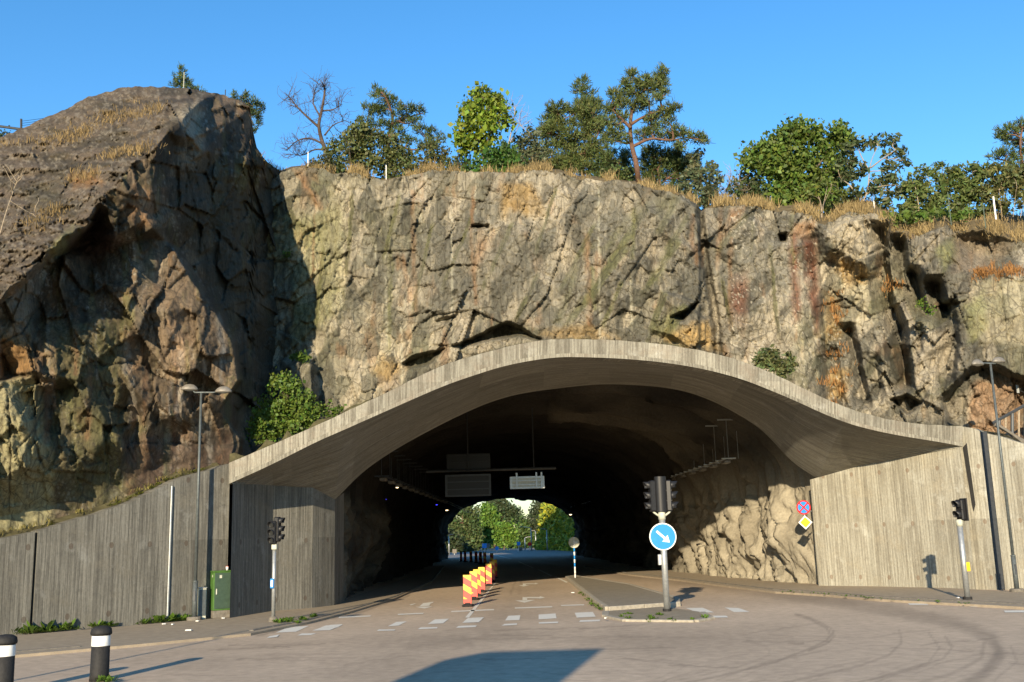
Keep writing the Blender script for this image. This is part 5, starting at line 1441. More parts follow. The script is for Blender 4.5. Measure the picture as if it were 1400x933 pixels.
plant('shrub', 'far bluish leafy crown at the left edge behind the rock dome', 'tree', 60, (4, 215), [[(4, 225), (6, 195)]], [(0, 205, 9, 7), (8, 190, 6, 7), (6, 200, 8, 8), (-6, 190, 8, 10), (4, 214, 9, 5)], 'leaf', (.06, .09, .05), 26, GT, leaf=.14, r0=.04, dens=.9)
plant('shrub', 'spreading low fern-green shrub on the grass below the rowans', 'shrub', 40.5, (1262, 308), [[(1262, 310), (1262, 300)]], [(1215, 298, 12, 5), (1232, 296, 14, 5), (1250, 299, 14, 6), (1268, 292, 14, 6), (1288, 290, 14, 6), (1305, 296, 14, 6), (1320, 292, 12, 6)], 'rowan', (.09, .15, .025), 27, GT, leaf=.09, r0=.02, dens=.9)
plant('bush', 'bright green bush in the shaded corner behind the left end of the parapet', 'bush', 34.6, (385, 596), [[(372, 604), (380, 570), (392, 545)], [(390, 600), (405, 580), (418, 566)], [(365, 604), (362, 580)]], scatter([(348, 604), (352, 575), (366, 560), (378, 540), (384, 525), (398, 528), (412, 548), (430, 555), (445, 570), (430, 580), (400, 590), (375, 604)], 60, 5, 10, 30, 1) + [(350, 566, 5, 6), (360, 548, 5, 7), (372, 528, 4, 7), (392, 516, 4, 7), (405, 520, 4, 6), (420, 540, 5, 5), (440, 556, 6, 4), (452, 566, 6, 4), (378, 518, 3, 5), (346, 590, 5, 6), (460, 562, 5, 3)], 'leaf', (.10, .165, .025), 30, leaf=.085, r0=.03, dens=1.5)
plant('bush', 'small grey-green bush growing on the parapet under the red rock gully', 'bush', 36.6, (1062, 510), [[(1062, 514), (1062, 495)]], scatter([(1036, 500), (1044, 484), (1066, 478), (1084, 488), (1088, 508), (1070, 512), (1046, 500)], 16, 8, 12, 31, .8), 'rowan', (.11, .135, .05), 31, leaf=.07, r0=.02, dens=1.6)
plant('fern', 'fern tuft on the small ledge in the shadowed corner of the cliff', 'fern', 40.6, (408, 494), [], [(402, 490, 9, 4), (412, 487, 9, 4), (420, 490, 7, 4)], 'rowan', (.08, .14, .02), 32, leaf=.07, dens=1.6, stems=False)
plant('fern', 'small green plant rooted in a cleft of the right-hand rocks', 'plant', 37.2, (1266, 424), [], [(1262, 416, 7, 6), (1268, 424, 7, 6)], 'leaf', (.10, .17, .02), 33, leaf=.07, dens=1.6, stems=False)
plant('fern', 'tiny green plant high in the shaded left rock face', 'plant', 42.0, (393, 350), [], [(392, 348, 6, 6)], 'leaf', (.07, .13, .02), 34, leaf=.08, dens=1.5, stems=False)
bare('dead_sapling', 'thin white dead stem leaning on the brown rock slab', 'tree', 28.0, (4, 316), [([(0, 320), (8, 292), (18, 262), (26, 240)], .22), ([(14, 275), (30, 285), (42, 292)], .12)], 35, 'pale_bark', twigs=1, depth=2)

plant('shrub', 'low mixed green shrub at the brow between the bushy pine and the tall pine', 'shrub', 43.5, (835, 250), [[(835, 252), (833, 238)]], scatter([(812, 248), (818, 232), (840, 228), (858, 238), (860, 252)], 12, 8, 12, 41, .8), 'leaf', (.085, .12, .035), 41, GT, leaf=.085, r0=.025)
plant('shrub', 'low dark shrub filling the brow left of the bright maple', 'shrub', 44.5, (628, 236), [[(628, 238), (627, 224)]], scatter([(610, 238), (615, 224), (630, 216), (645, 222), (648, 238)], 10, 7, 11, 42, .8), 'leaf', (.075, .105, .035), 42, GT, leaf=.085, r0=.025)
plant('shrub', 'olive undergrowth between the round-crowned tree and the leaning pale trunk', 'shrub', 43.5, (1150, 288), [[(1150, 291), (1149, 275)]], scatter([(1135, 290), (1138, 268), (1155, 258), (1172, 270), (1176, 290)], 12, 8, 12, 43, .8), 'leaf', (.095, .125, .035), 43, GT, leaf=.09, r0=.025)
plant('shrub', 'small heathery shrub in the grass at the foot of the dead tree', 'shrub', 43.5, (440, 232), [[(440, 234), (439, 222)]], scatter([(415, 232), (425, 218), (440, 214), (455, 220), (458, 232)], 9, 7, 10, 44, .7), 'leaf', (.10, .11, .045), 44, GT, leaf=.075, r0=.02)

# dry grass: blades in tufts
def grass(name, spots, seed, h=.45, col=(.34, .25, .115), nb=26, spread=.16, wid=.012):
    r_ = np.random.default_rng(seed)
    spots = np.asarray(spots, float); n = len(spots)
    hh = np.repeat(h * r_.uniform(.35, 1.25, n) * (.45 + 1.1 * fbm(spots[:, 0] / .9, spots[:, 1] / 2., seed, 3)), nb)
    b = np.repeat(spots, nb, 0) + r_.normal(size=(n * nb, 3)) * [spread, spread, .02]
    d = r_.normal(size=(n * nb, 3)) * .33; d[:, 2] = 1; d /= np.linalg.norm(d, axis=1)[:, None]
    s = r_.normal(size=(n * nb, 3)); s[:, 2] = 0; s /= np.linalg.norm(s, axis=1)[:, None]
    ln = (hh * r_.uniform(.5, 1.1, n * nb))[:, None]
    t = b + d * ln
    t2 = t + (d + r_.normal(size=d.shape) * .3 + [.12, 0, -.3]) * ln * .35
    V = np.stack([b - s * wid, b + s * wid, t + s * wid * .7, t - s * wid * .7, t2], 1).reshape(-1, 3)
    k = np.arange(n * nb) * 5
    Fc = np.concatenate([np.stack([k, k + 1, k + 2, k + 3], 1), np.stack([k + 3, k + 2, k + 4, k + 4], 1)[:, [0, 1, 2, 3]]])
    F3_ = np.concatenate([np.stack([k, k + 1, k + 2], 1), np.stack([k, k + 2, k + 3], 1), np.stack([k + 3, k + 2, k + 4], 1)])
    cv = np.array(col)[None] * np.repeat(r_.uniform(.6, 1.25, n), nb)[:, None] * r_.uniform(.7, 1.25, n * nb)[:, None]
    cv = np.repeat(cv, 5, 0)
    return tag(np_mesh(name, V, F3_, M['straw'], cv), kind='stuff')


rg = np.random.default_rng(4)
HTf = HT
sp = []
# along the cliff edge and up the slope behind it
dens_edge = lambda x: itp(x, [(352, .8), (400, 1), (440, .35), (490, 1), (560, .9), (600, .35), (680, .35), (715, 1), (790, 1), (850, .6), (900, .25), (950, .5), (960, 1), (1110, 1), (1200, .8), (1640, 1)])
for _ in range(5200):
    i = rg.integers(0, HTf.shape[1])
    if rg.random() > dens_edge(mxs[i]): continue
    if fbm(np.array(mxs[i] / 16.), np.array(1.), 44, 3) < itp(mxs[i], [(352, .54), (1000, .54), (1120, .46), (1640, .44)]): continue
    a = rg.random() ** 1.2 * 1.98; k0 = int(a); f_ = a - k0
    q = HTf[k0, i] * (1 - f_) + HTf[k0 + 1, i] * f_
    sp.append(q + [rg.normal() * .03, .03, -.04])
grass('dry_grass', sp, 5, .34, nb=11)
# tufts on the slab of the left rock
tri_top = LW
def on_rock(px, py, gx=LX, gy=LY, gw=LW):
    j = int(np.argmin(np.abs(gx[0] - px))); i = int(np.argmin(np.abs(gy[:, j] - py))); return gw[i, j]
sp = []
for (x0, y0, x1, y1, n, sd) in [(52, 195, 130, 180, 90, 7), (75, 192, 125, 178, 60, 4), (130, 170, 165, 160, 50, 5), (150, 165, 222, 148, 110, 5), (148, 216, 208, 204, 90, 3), (28, 312, 90, 290, 55, 5), (95, 248, 138, 238, 50, 4), (5, 200, 60, 190, 20, 3), (355, 215, 400, 232, 40, 3), (60, 300, 82, 288, 25, 4)]:
    for _ in range(n):
        t = rg.random(); sp.append(on_rock(x0 + (x1 - x0) * t + rg.normal() * 2, y0 + (y1 - y0) * t + rg.normal() * sd) + [0, -.02, -.03])
grass('dry_grass', sp, 6, .22, nb=6, col=(.27, .19, .085))
# rusty dead fern in the red gully and along wall tops
sp = [on_rock(rg.normal(1142, 9), rg.uniform(400, 560), MX, MY, MW) + [0, -.05, 0] for _ in range(60)] + [on_rock(rg.normal(1222, 6), rg.normal(395, 6), MX, MY, MW) + [0, -.05, 0] for _ in range(14)] + [on_rock(rg.uniform(1330, 1400), rg.normal(374, 4), MX, MY, MW) + [0, -.05, 0] for _ in range(60)]
grass('dry_grass', sp, 7, .26, (.36, .18, .06), nb=12, spread=.12)
sp = []
for _ in range(130):
    s = rg.uniform(-8, sL); q = W0[:2] + wd * s + np.array([-wd[1], wd[0]]) * rg.uniform(.45, .9)
    if fbm(np.array(s * .9), np.array(0.), 4, 2) > .42: sp.append([q[0], q[1], topL(s) + .12])
grass('dry_grass', sp, 8, .13, (.20, .17, .055), nb=10, spread=.1)


def weeds(name, spots, seed, size=.22, col=(.09, .16, .02), n=16):
    r_ = np.random.default_rng(seed); V_, F_, C_, nv = [], [], [], 0
    for (q, s) in spots:
        m = n; ang = r_.uniform(0, 6.283, m); el = r_.uniform(.35, 1.2, m)
        d = np.stack([np.cos(ang) * np.cos(el), np.sin(ang) * np.cos(el), np.sin(el)], 1)
        ln = size * s * r_.uniform(.5, 1.2, m)[:, None]
        sd = np.stack([-np.sin(ang), np.cos(ang), 0 * ang], 1) * ln * .16
        b = np.asarray(q) + r_.normal(size=(m, 3)) * [.05 * s, .05 * s, 0]
        mid = b + d * ln * .6; tip = b + d * ln + [0, 0, -.12] * ln
        V = np.stack([b, mid - sd, tip, mid + sd], 1).reshape(-1, 3)
        V_.append(V); F_.append(np.arange(4 * m).reshape(-1, 4) + nv); nv += 4 * m
        C_.append(np.repeat(np.array(col)[None] * r_.uniform(.6, 1.3, m)[:, None], 4, 0))
    return tag(np_mesh(name, np.concatenate(V_), np.concatenate(F_), M['leaf'], np.concatenate(C_)), kind='stuff')


ws = []
wn_ = np.array([wd[1], -wd[0]])
for _ in range(70):
    px_ = rg.choice([rg.uniform(38, 75), rg.uniform(70, 155), rg.uniform(185, 265), rg.uniform(140, 200), rg.uniform(-60, 40)], p=[.25, .33, .27, .08, .07])
    s = float((on_plan(px_, 860, W0, W1)[:2] - W0[:2]) @ wd); q = W0[:2] + wd * s + wn_ * abs(rg.normal(.06, .10))
    ws.append(((q[0], q[1], .05), rg.choice([rg.uniform(.3, .8), rg.uniform(.8, 1.8)])))
for (a, b, n_) in [(385, 850, 9), (378, 851, 6), (395, 850, 5), (400, 848, 3), (415, 848, 8), (428, 844, 6), (408, 852, 4)]:
    for _ in range(n_): ws.append((G(a + rg.normal() * 3, b + rg.normal() * .8, .06), rg.uniform(.35, .7)))
for (a, b) in [(794, 812), (799, 815), (804, 820), (808, 823), (812, 827), (816, 830), (818, 833), (858, 841), (888, 845), (893, 847), (887, 849), (918, 849), (946, 848), (855, 846), (964, 846), (902, 842), (140, 931), (146, 930), (150, 932), (136, 932)]:
    for _ in range(4): ws.append((G(a + rg.normal() * 2, b + rg.normal() * .8, .03), rg.uniform(.25, .6)))
for _ in range(60):
    px_ = rg.uniform(1060, 1330); ws.append((G(px_, itp(px_, right_kerb) - rg.uniform(-.5, 2), .08), rg.uniform(.12, .3)))
weeds('weeds', ws, 9)
ms = []
for _ in range(300):
    s = rg.uniform(-6, sL - .2); q = W0[:2] + wd * s + np.array([-wd[1], wd[0]]) * rg.uniform(.40, .7)
    if fbm(np.array(s * 1.1), np.array(3.), 9, 2) > .5: ms.append(((q[0], q[1], topL(s) + .02), rg.uniform(.3, .8)))
weeds('weeds', ms, 10, .16, (.11, .12, .02), 10)

# far trees beyond the tunnel
GF = 'trees beyond the far end of the tunnel'
def far_tree(name, label, D, base, top, poly, n, r0, r1, kind, col, seed, bark='bark'):
    return plant(name, label, 'tree', D, base, [[base, ((base[0] + top[0]) / 2 + 1, (base[1] + top[1]) / 2), top]], scatter(poly, n, r0, r1, seed, .8), kind, col, seed, GF, leaf=.34, dens=.26, r0=.25, bark=bark)
far_tree('lime_tree', 'tall bright green tree beyond the tunnel, left of the gap of sky', 205, (660, 757), (660, 695), [(646, 740), (648, 700), (655, 688), (668, 692), (676, 705), (674, 735), (664, 745)], 26, 5, 8, 'leaf', (.11, .21, .03), 51)
far_tree('lime_tree', 'small bright roadside tree in the middle of the tunnel view', 195, (689, 757), (688, 720), [(679, 740), (680, 722), (688, 716), (698, 722), (701, 738), (692, 748)], 16, 4, 6, 'leaf', (.12, .22, .03), 52)
far_tree('pine_tree', 'old pine with a bare orange trunk under the gap of sky beyond the tunnel', 225, (701, 758), (700, 700), [(692, 712), (692, 700), (700, 692), (709, 700), (708, 712)], 12, 4, 6, 'leaf', (.055, .085, .03), 53, 'pine_bark')
far_tree('pine_tree', 'tall pine rising above the bright tree beyond the tunnel', 225, (676, 758), (676, 690), [(664, 705), (668, 688), (680, 683), (690, 692), (688, 715), (680, 735)], 20, 5, 7, 'leaf', (.06, .085, .035), 54, 'pine_bark')
far_tree('pine_tree', 'shaggy brownish pines at the left rim of the tunnel exit', 190, (630, 757), (632, 700), [(612, 752), (610, 720), (622, 705), (640, 696), (650, 705), (652, 735), (648, 752)], 40, 6, 8, 'leaf', (.085, .125, .04), 55, 'pine_bark')
far_tree('pine_tree', 'dark pine right of the gap of sky beyond the tunnel', 215, (733, 758), (735, 690), [(724, 700), (728, 690), (738, 684), (746, 690), (745, 720), (735, 735), (728, 720)], 22, 4, 6, 'leaf', (.05, .07, .03), 56, 'pine_bark')
far_tree('lime_tree', 'mid green tree behind the far street lamps', 215, (712, 757), (712, 728), [(702, 752), (703, 728), (712, 716), (724, 712), (732, 725), (733, 750)], 26, 5, 7, 'leaf', (.075, .13, .03), 57)
far_tree('lime_tree', 'dark leafy mass between the two bright trees beyond the tunnel', 232, (678, 757), (678, 735), [(668, 755), (670, 728), (682, 712), (692, 715), (700, 735), (702, 754)], 28, 5, 8, 'leaf', (.06, .11, .03), 58)
far_tree('lime_tree', 'light leafy tree just right of the old pine beyond the tunnel', 240, (718, 757), (716, 715), [(708, 725), (711, 706), (719, 706), (726, 714), (724, 735)], 14, 4, 6, 'leaf', (.07, .11, .04), 59)
far_tree('lime_tree', 'low dark greenery on the far left inside the tunnel exit', 180, (614, 758), (614, 735), [(604, 757), (604, 725), (616, 730), (630, 742), (640, 757)], 24, 5, 7, 'leaf', (.045, .065, .025), 60)
# ------------------------------------------------------------------ street furniture
def zpx(px, py, D): return float(P(px, py, D)[2])


def lamp_head(t, c, ln, ang, flip=1):
    m = MB(); prof = [(.02, .085), (.45, .075), (.80, .04), (1.0, 0.0), (.96, -.022)]
    m.lathe([(r * ln / 2, z * 1.8) for r, z in reversed(prof)], (0, 0, 0), 20, 0, 1, .52)
    m.rot(ang); m.v = [(x + c[0], y + c[1], z + c[2]) for x, y, z in m.v]
    h = m.build('lamp_head', M['lamp_grey'], t, smooth=True)
    g = MB(); g.lathe([(ln * .12, -.075), (ln * .36, -.045), (ln * .44, -.020)], (0, 0, 0), 18, 0, 1, .5)
    g.rot(ang); g.v = [(x + c[0], y + c[1], z + c[2]) for x, y, z in g.v]
    g.build('lens', M['lamp_glass'], h, smooth=True)


def street_lamp(label, base, H, dl, dr, group='double-headed street lamps'):
    t = thing('street_lamp', base, label, 'street lamp', group)
    MB().lathe([(.22, 0), (.22, .07), (.19, .10)], n=16).build('footing', M['kerb'], t)
    MB().tube([(0, 0, .08), (0, 0, 1.1)], .075, 12).tube([(0, 0, 1.1), (0, 0, 1.14)], .08, 12).tube([(0, 0, 1.14), (0, 0, H)], [.05, .036], 12).build('pole', M['pole_grey'], t, smooth=True)
    MB().box((0, -.078, .7), (.07, .012, .32), bev=.004).build('service_door', M['dark_steel'], t)
    a = MB(); a.tube([(0, 0, H), (0, 0, H + .03), (dl[0] * .55, dl[1] * .55, H + .02), (dl[0] * .85, dl[1] * .85, H + dl[2])], .026, 8)
    a.build('arm', M['pole_grey'], t, smooth=True)
    a = MB(); a.tube([(0, 0, H), (0, 0, H + .03), (dr[0] * .55, dr[1] * .55, H + .02), (dr[0] * .85, dr[1] * .85, H + dr[2])], .026, 8)
    a.build('arm', M['pole_grey'], t, smooth=True)
    lamp_head(t, (dl[0], dl[1], H + dl[2]), .52, math.atan2(dl[1], dl[0])); lamp_head(t, (dr[0], dr[1], H + dr[2]), .52, math.atan2(dr[1], dr[0]))
    return t


lb0 = None
def at_wall(px_, off):
    s = float((on_plan(px_, 820, W0, W1)[:2] - W0[:2]) @ wd); q = W0[:2] + wd * s + wn_ * off
    return (q[0], q[1], .06)
lb0 = at_wall(257, .42); Hl = zpx(270, 538, lb0[1]) - .06
lampL = street_lamp('tall double-headed street lamp in front of the dark left retaining wall', lb0, Hl, (-.33, -.1, .13), (.66, .1, .06))
rb0 = P(1391, 811, 33.4); rb0[2] = .07; Hr = zpx(1356, 498, rb0[1]) - .07
lampR = street_lamp('double-headed street lamp in front of the pale right retaining wall', rb0, Hr, (-.54, -.25, -.02), (.33, .1, .10))
dup(lampL, (-11.2, 7.9, 0), 'street lamp nearest the viewer, known by its long shadow on the left of the road')


def signal_head(t, c, ang, n=3, s=.30, back=False):
    """Signal head facing -y before turning by ang."""
    m = MB(); h = n * s
    m.box((0, .0, 0), (s * .95, .16, h), bev=.03)
    if back: m.lathe([(.02, -h / 2), (s * .42, -h / 2 + .02), (s * .42, h / 2 - .02), (.02, h / 2)], (0, .07, 0), 16, 0, 1, .55)
    for k in range(1, n): m.box((0, 0, -h / 2 + k * s), (s * .97, .165, .012))
    m.rot(ang); m.v = [(x + c[0], y + c[1], z + c[2]) for x, y, z in m.v]
    hd = m.build('signal_head', M['black'], t)
    for k in range(n):
        zc_ = -h / 2 + s * (k + .5); r = s * .40; L_ = s * .62
        v = MB(); A = np.linspace(RAD(-35), RAD(215), 15)
        o = [(r * math.cos(a), -.08, r * math.sin(a)) for a in A]; f = [(r * math.cos(a), -.08 - L_ * (.62 + .38 * max(0, math.sin(a))), r * math.sin(a)) for a in A]
        oi = [(x * .94, y, z * .94) for x, y, z in o]; fi = [(x * .94, y, z * .94) for x, y, z in f]
        v.grid([o, f, fi, oi]); v.v = [(x, y, z + zc_) for x, y, z in v.v]; v.rot(ang)
        v.v = [(x + c[0], y + c[1], z + c[2]) for x, y, z in v.v]; v.build('visor', M['black'], hd, smooth=True)
        g = MB(); g.disc((0, -.086, zc_), r * .92, .02, 20); g.rot(ang); g.v = [(x + c[0], y + c[1], z + c[2]) for x, y, z in g.v]
        g.build('lens', M['glass_dark'], hd)
    return hd


GTL = 'traffic signals'
# left
b = G(373.5, 850, .06); D_ = b[1]
t = thing('traffic_light', b, 'black traffic signal on a pale pole before the left side wall of the tunnel', 'traffic light', GTL)
z0, z1 = zpx(375, 748, D_) - .06, zpx(376, 709, D_) - .06
MB().lathe([(.13, 0), (.12, .10), (.07, .14)], n=14).build('footing', M['kerb'], t)
MB().tube([(0, 0, .05), (0, 0, z0 + .05)], .055, 12).build('pole', M['galv'], t, smooth=True)
MB().box((.01, -.02, z0 + .0), (.15, .16, .16), bev=.02).build('bracket', M['pale_grey'], t)
hm_ = (z0 + z1) / 2 + .06
signal_head(t, (.07, .03, hm_ + .03), RAD(80), 3, .235); signal_head(t, (-.03, -.07, hm_ - .06), RAD(-16), 3, .22)
q = MB(); q.box((-.03, -.075, 1.05), (.10, .07, .27), bev=.012); q.build('push_button', M['blue'], t)
MB().box((-.03, -.114, 1.05), (.06, .01, .17)).build('button_plate', M['white'], t)
# centre
b = G(912, 836, .05); D_ = b[1]
t = thing('traffic_light', b, 'three-way black traffic signal with a round blue keep-right sign on the traffic island', 'traffic light', GTL)
z0, z1 = zpx(904, 700, D_) - .05, zpx(903, 652, D_) - .05
MB().tube([(0, 0, 0), (0, 0, .07)], .12, 14).build('footing', M['rubber'], t)
MB().tube([(0, 0, .05), (0, 0, z0 - .05)], .088, 16).build('pole', M['galv'], t, smooth=True)
br = MB(); br.tube([(0, 0, z0 - .22), (0, 0, z0 + .03)], .105, 14)
for sx in (-1, 1): br.tube([(sx * .08, 0, z0 - .12), (sx * .2, -.02, z0 - .03), (sx * .25, 0, z0 + .02)], .03, 8)
br.build('bracket', M['pale_grey'], t, smooth=True)
hz_ = (z1 - z0) / 3
signal_head(t, (0, .04, (z0 + z1) / 2), RAD(180), 3, hz_, False)
bk_ = MB(); A = np.linspace(RAD(180), RAD(360), 13)
ring = [[(.17 * math.cos(a), -.02 + .13 * math.sin(a), zz) for a in A] for zz in (z0, z1)]
bk_.grid(ring); bk_.add(ring[1], [tuple(range(13))]); bk_.add(ring[0], [tuple(range(13))]); bk_.build('backing_shell', M['black'], t, smooth=True)
signal_head(t, (-.24, .02, z0 + hz_ * 1.36), RAD(-80), 3, hz_ * .88); signal_head(t, (.24, .02, z0 + hz_ * 1.36), RAD(80), 3, hz_ * .88)
MB().box((-.13, 0, 1.42), (.10, .12, .30), bev=.012).build('push_button', M['galv'], t)
zs_ = zpx(904, 734, D_) - .05; rs_ = 18 * D_ / F
pl = MB(); pl.disc((-.02, -.12, zs_), rs_, .012, 40); pl = pl.build('sign_plate', M['white'], t)
pq = MB(); pq.disc((-.02, -.128, zs_), rs_ * .92, .012, 40); pq.build('blue_field', M['blue'], pl)
ar = MB(); co = rs_ * .62; d2 = math.sqrt(.5)
def rotp(pts, a): return [(x * math.cos(a) - y * math.sin(a), x * math.sin(a) + y * math.cos(a)) for x, y in pts]
shaft = rotp([(-.86 * co * 1.15, -.13 * co), (.30 * co, -.13 * co), (.30 * co, -.50 * co), (1.05 * co, 0), (.30 * co, .50 * co), (.30 * co, .13 * co), (-.86 * co * 1.15, .13 * co)], RAD(-42))
ar.prism(shaft, (-.02, -.138, zs_), .012); ar.build('arrow', M['white'], pl)
# right
b = G(1323, 820, .07); D_ = b[1]
t = thing('traffic_light', b, 'traffic signal turned to the road on a stout steel pole by the pale right wall', 'traffic light', GTL)
zp = zpx(1310, 718, D_) - .07
MB().tube([(0, 0, 0), (0, 0, .08)], .13, 14).build('footing', M['rubber'], t)
MB().tube([(0, 0, .05), (0, 0, zp)], .078, 16).build('pole', M['galv'], t, smooth=True)
MB().tube([(0, 0, zp - .03), (0, 0, zp + .12), (0, 0, zp + .16)], [.095, .095, .06], 14).tube([(0, 0, zp + .08), (.16, 0, zp + .16)], .025, 8).build('bracket', M['pale_grey'], t, smooth=True)
signal_head(t, (.10, .03, zp + .44), RAD(-72), 2, .30)
MB().box((.17, -.03, zp + .44), (.035, .30, .66), RAD(18), bev=.01).build('backing_board', M['black'], t)
MB().box((.10, -.02, .93), (.10, .10, .26), bev=.012).build('push_button', M['yellow'], t)

# signs on the wall bracket
D_ = 39.4
c1 = P(1098.5, 694, D_); r1_ = 9.6 * D_ / F
t = thing('road_sign', c1, 'round red and blue no-stopping sign with a red cross, mounted on the tunnel side wall', 'road sign')
MB().disc((0, 0, 0), r1_, .014, 36).build('plate', M['sign_back'], t)
MB().disc((0, -.010, 0), r1_, .008, 36, r0=r1_ * .80).build('red_border', M['red'], t)
MB().disc((0, -.009, 0), r1_ * .80, .008, 36).build('blue_field', M['blue'], t)
m = MB()
for a in (45, -45): m.prism(rotp([(-r1_ * .82, -.028), (r1_ * .82, -.028), (r1_ * .82, .028), (-r1_ * .82, .028)], RAD(a)), (0, -.016 - (.002 if a > 0 else 0), 0), .008)
m.build('red_cross', M['red'], t)
MB().tube([(0, .03, -r1_ * .5), (.45, .60, -r1_ * .5)], .025, 8).build('arm', M['galv'], t)
c2 = P(1101, 714.5, D_); h2 = 9.3 * D_ / F
t = thing('road_sign', c2, 'yellow and white diamond priority-road sign under the no-stopping sign', 'road sign')
MB().prism([(0, -h2), (h2, 0), (0, h2), (-h2, 0)], (0, 0, 0), .014).build('plate', M['white'], t)
MB().prism([(0, -h2 * .76), (h2 * .76, 0), (0, h2 * .76), (-h2 * .76, 0)], (0, -.010, 0), .012).build('yellow_field', M['yellow'], t)
MB().tube([(0, .02, 0), (.45, .62, 0)], .03, 8).tube([(0, .02, 0), (0, .03, .5)], .022, 8).build('arm', M['galv'], t)

# island end sign seen from behind
b = G(786.5, 790.3, .13); D_ = b[1]
t = thing('road_sign', b, 'round sign seen from behind on a blue and white banded post at the island tip', 'road sign')
Hs = zpx(783, 735, D_) - .13; cz = zpx(783, 742, D_) - .13
for k in range(10):
    MB().tube([(0, 0, Hs * k / 10 * .92), (0, 0, Hs * (k + 1) / 10 * .92)], .038, 10).build('post_band', M['blue' if k in (3, 5, 7) else 'white'], t, smooth=True)
MB().disc((0, -.0, cz), 7.3 * D_ / F, .02, 32).build('plate', M['sign_back'], t)
MB().box((0, -.02, cz), (.05, .03, .50)).box((.11, -.02, cz), (.14, .015, .10)).build('clamp', M['galv'], t)

# bollards
def bollard(base, label):
    t = thing('bollard', base, label, 'bollard', 'black bollards with white bands', rz=0)
    MB().lathe([(.165, 0), (.155, .10), (.150, .80)], n=24).build('post', M['rubber'], t, smooth=True)
    MB().lathe([(.153, .575), (.154, .58), (.152, .74), (.151, .745)], n=24).build('white_band', M['white'], t, smooth=True)
    MB().lathe([(.172, .76), (.178, .79), (.165, .86), (.10, .90), (.01, .91)], n=24).build('cap', M['rubber'], t, smooth=True)
    return t


bo = bollard(G(135.5, 931, 0), 'black rubber bollard with a white band standing whole on the road edge')
dup(bo, G(3, 949, 0), 'black bollard with a white band cut by the left edge of the photo')

# barrier boards down the lane line
GB_ = 'red and yellow lane barrier boards'
def barrier(base, label, rz=0):
    t = thing('lane_barrier', base, label, 'lane barrier', GB_, rz=rz)
    m = MB(); m.box((0, 0, .035), (.36, .42, .07), bev=.03).box((0, 0, .09), (.18, .14, .06), bev=.02); m.build('foot', M['rubber'], t)
    w_, h_ = .135, .92
    b_ = MB(); vs = [(-w_, -.018, .10), (w_, -.018, .10), (w_, -.018, .10 + h_), (-w_, -.018, .10 + h_)]
    b_.add(vs, [(0, 1, 2, 3)], uvs=[(0, 0), (2 * w_, 0), (2 * w_, h_), (0, h_)])
    b_.add([(x, .018, z) for x, y, z in vs], [(3, 2, 1, 0)], uvs=[(0, 0), (2 * w_, 0), (2 * w_, h_), (0, h_)])
    b_.build('board', M['stripes'], t)
    e_ = MB(); pr = [(-w_ - .004, .10), (w_ + .004, .10), (w_ + .004, .10 + h_ + .004), (-w_ - .004, .10 + h_ + .004)]
    n_ = 4; e_.add([(x, -.0176, z) for x, z in pr] + [(x, .0176, z) for x, z in pr], [(k, n_ + k, n_ + (k + 1) % n_, (k + 1) % n_) for k in range(4)]); e_.build('rim', M['red'], t)
    return t


ordn = ['nearest', 'second', 'third', 'fourth', 'fifth', 'sixth', 'seventh', 'eighth']
lit = [(639.5, 829.5), (648, 820.5), (652.5, 815.5), (659, 810), (668.5, 801.5), (673, 796), (676.5, 791)]
proto = None
for k, (a, b_) in enumerate(lit):
    g = G(a, b_, 0)
    lab = f'{ordn[k]} red and yellow barrier board of the sunlit row along the white lane line'
    if proto is None: proto = barrier(g, lab, RAD(-4))
    else: dup(proto, g, lab, RAD(-4 + (k % 3 - 1) * 5))
for k, (a, b_) in enumerate([(672.5, 774.5), (663, 771.5), (657, 770.8), (651, 769.7), (644, 768.8), (636, 768.5), (630.5, 768.0)]):
    dup(proto, G(a, b_, 0), f'{ordn[k]} of the dark barrier boards curving left in the shade deep inside the tunnel', RAD(8 * k))

# cabinets by the left wall
def at_wall(px_, off): 
    s = float((on_plan(px_, 820, W0, W1)[:2] - W0[:2]) @ wd); q = W0[:2] + wd * s + wn_ * off
    return (q[0], q[1], .06)
wa = math.atan2(wd[1], wd[0])
t = thing('electrical_cabinet', at_wall(297, .26), 'green steel electrical cabinet on a pale concrete plinth against the left wall', 'cabinet', rz=wa - .25)
MB().box((0, 0, .11), (.60, .40, .22), bev=.01).build('plinth', M['kerb'], t)
MB().box((0, 0, .79), (.62, .42, 1.14), bev=.015).build('housing', M['green'], t)
d_ = MB().box((0, -.217, .80), (.55, .018, 1.06), bev=.006).build('door', M['green_dark'], t)
MB().box((-.22, -.237, .78), (.035, .03, .17), bev=.008).build('handle', M['pale_grey'], d_)
MB().box((0, 0, 1.375), (.66, .46, .04), bev=.012).build('lid', M['green'], t)
st = MB(); st.box((-.10, -.229, 1.22), (.07, .006, .09)).build('sticker', M['pale_grey'], t)
st = MB(); st.box((-.313, -.08, 1.24), (.006, .06, .07)).build('sticker', M['pale_grey'], t)
cb = at_wall(297, .26)
t = thing('paper_cup', (cb[0] + .12, cb[1] + .10, 1.455), 'small white paper cup left on the top of the green cabinet', 'cup')
MB().lathe([(.032, 0), (.044, .11)], n=14).build('cup', M['white'], t, smooth=True)
MB().lathe([(.047, .11), (.047, .122), (.02, .128)], n=14).build('lid', M['red'], t, smooth=True)
t = thing('cable_box', at_wall(271, .20), 'narrow pale grey cable box standing left of the green cabinet', 'cabinet', rz=wa - .25)
MB().box((0, 0, .45), (.24, .22, .90), bev=.012).build('housing', M['pale_grey'], t)
MB().box((0, -.118, .48), (.20, .016, .76), bev=.005).build('door', M['pole_grey'], t)
MB().box((0, 0, .915), (.27, .25, .03), bev=.008).build('lid', M['galv'], t)
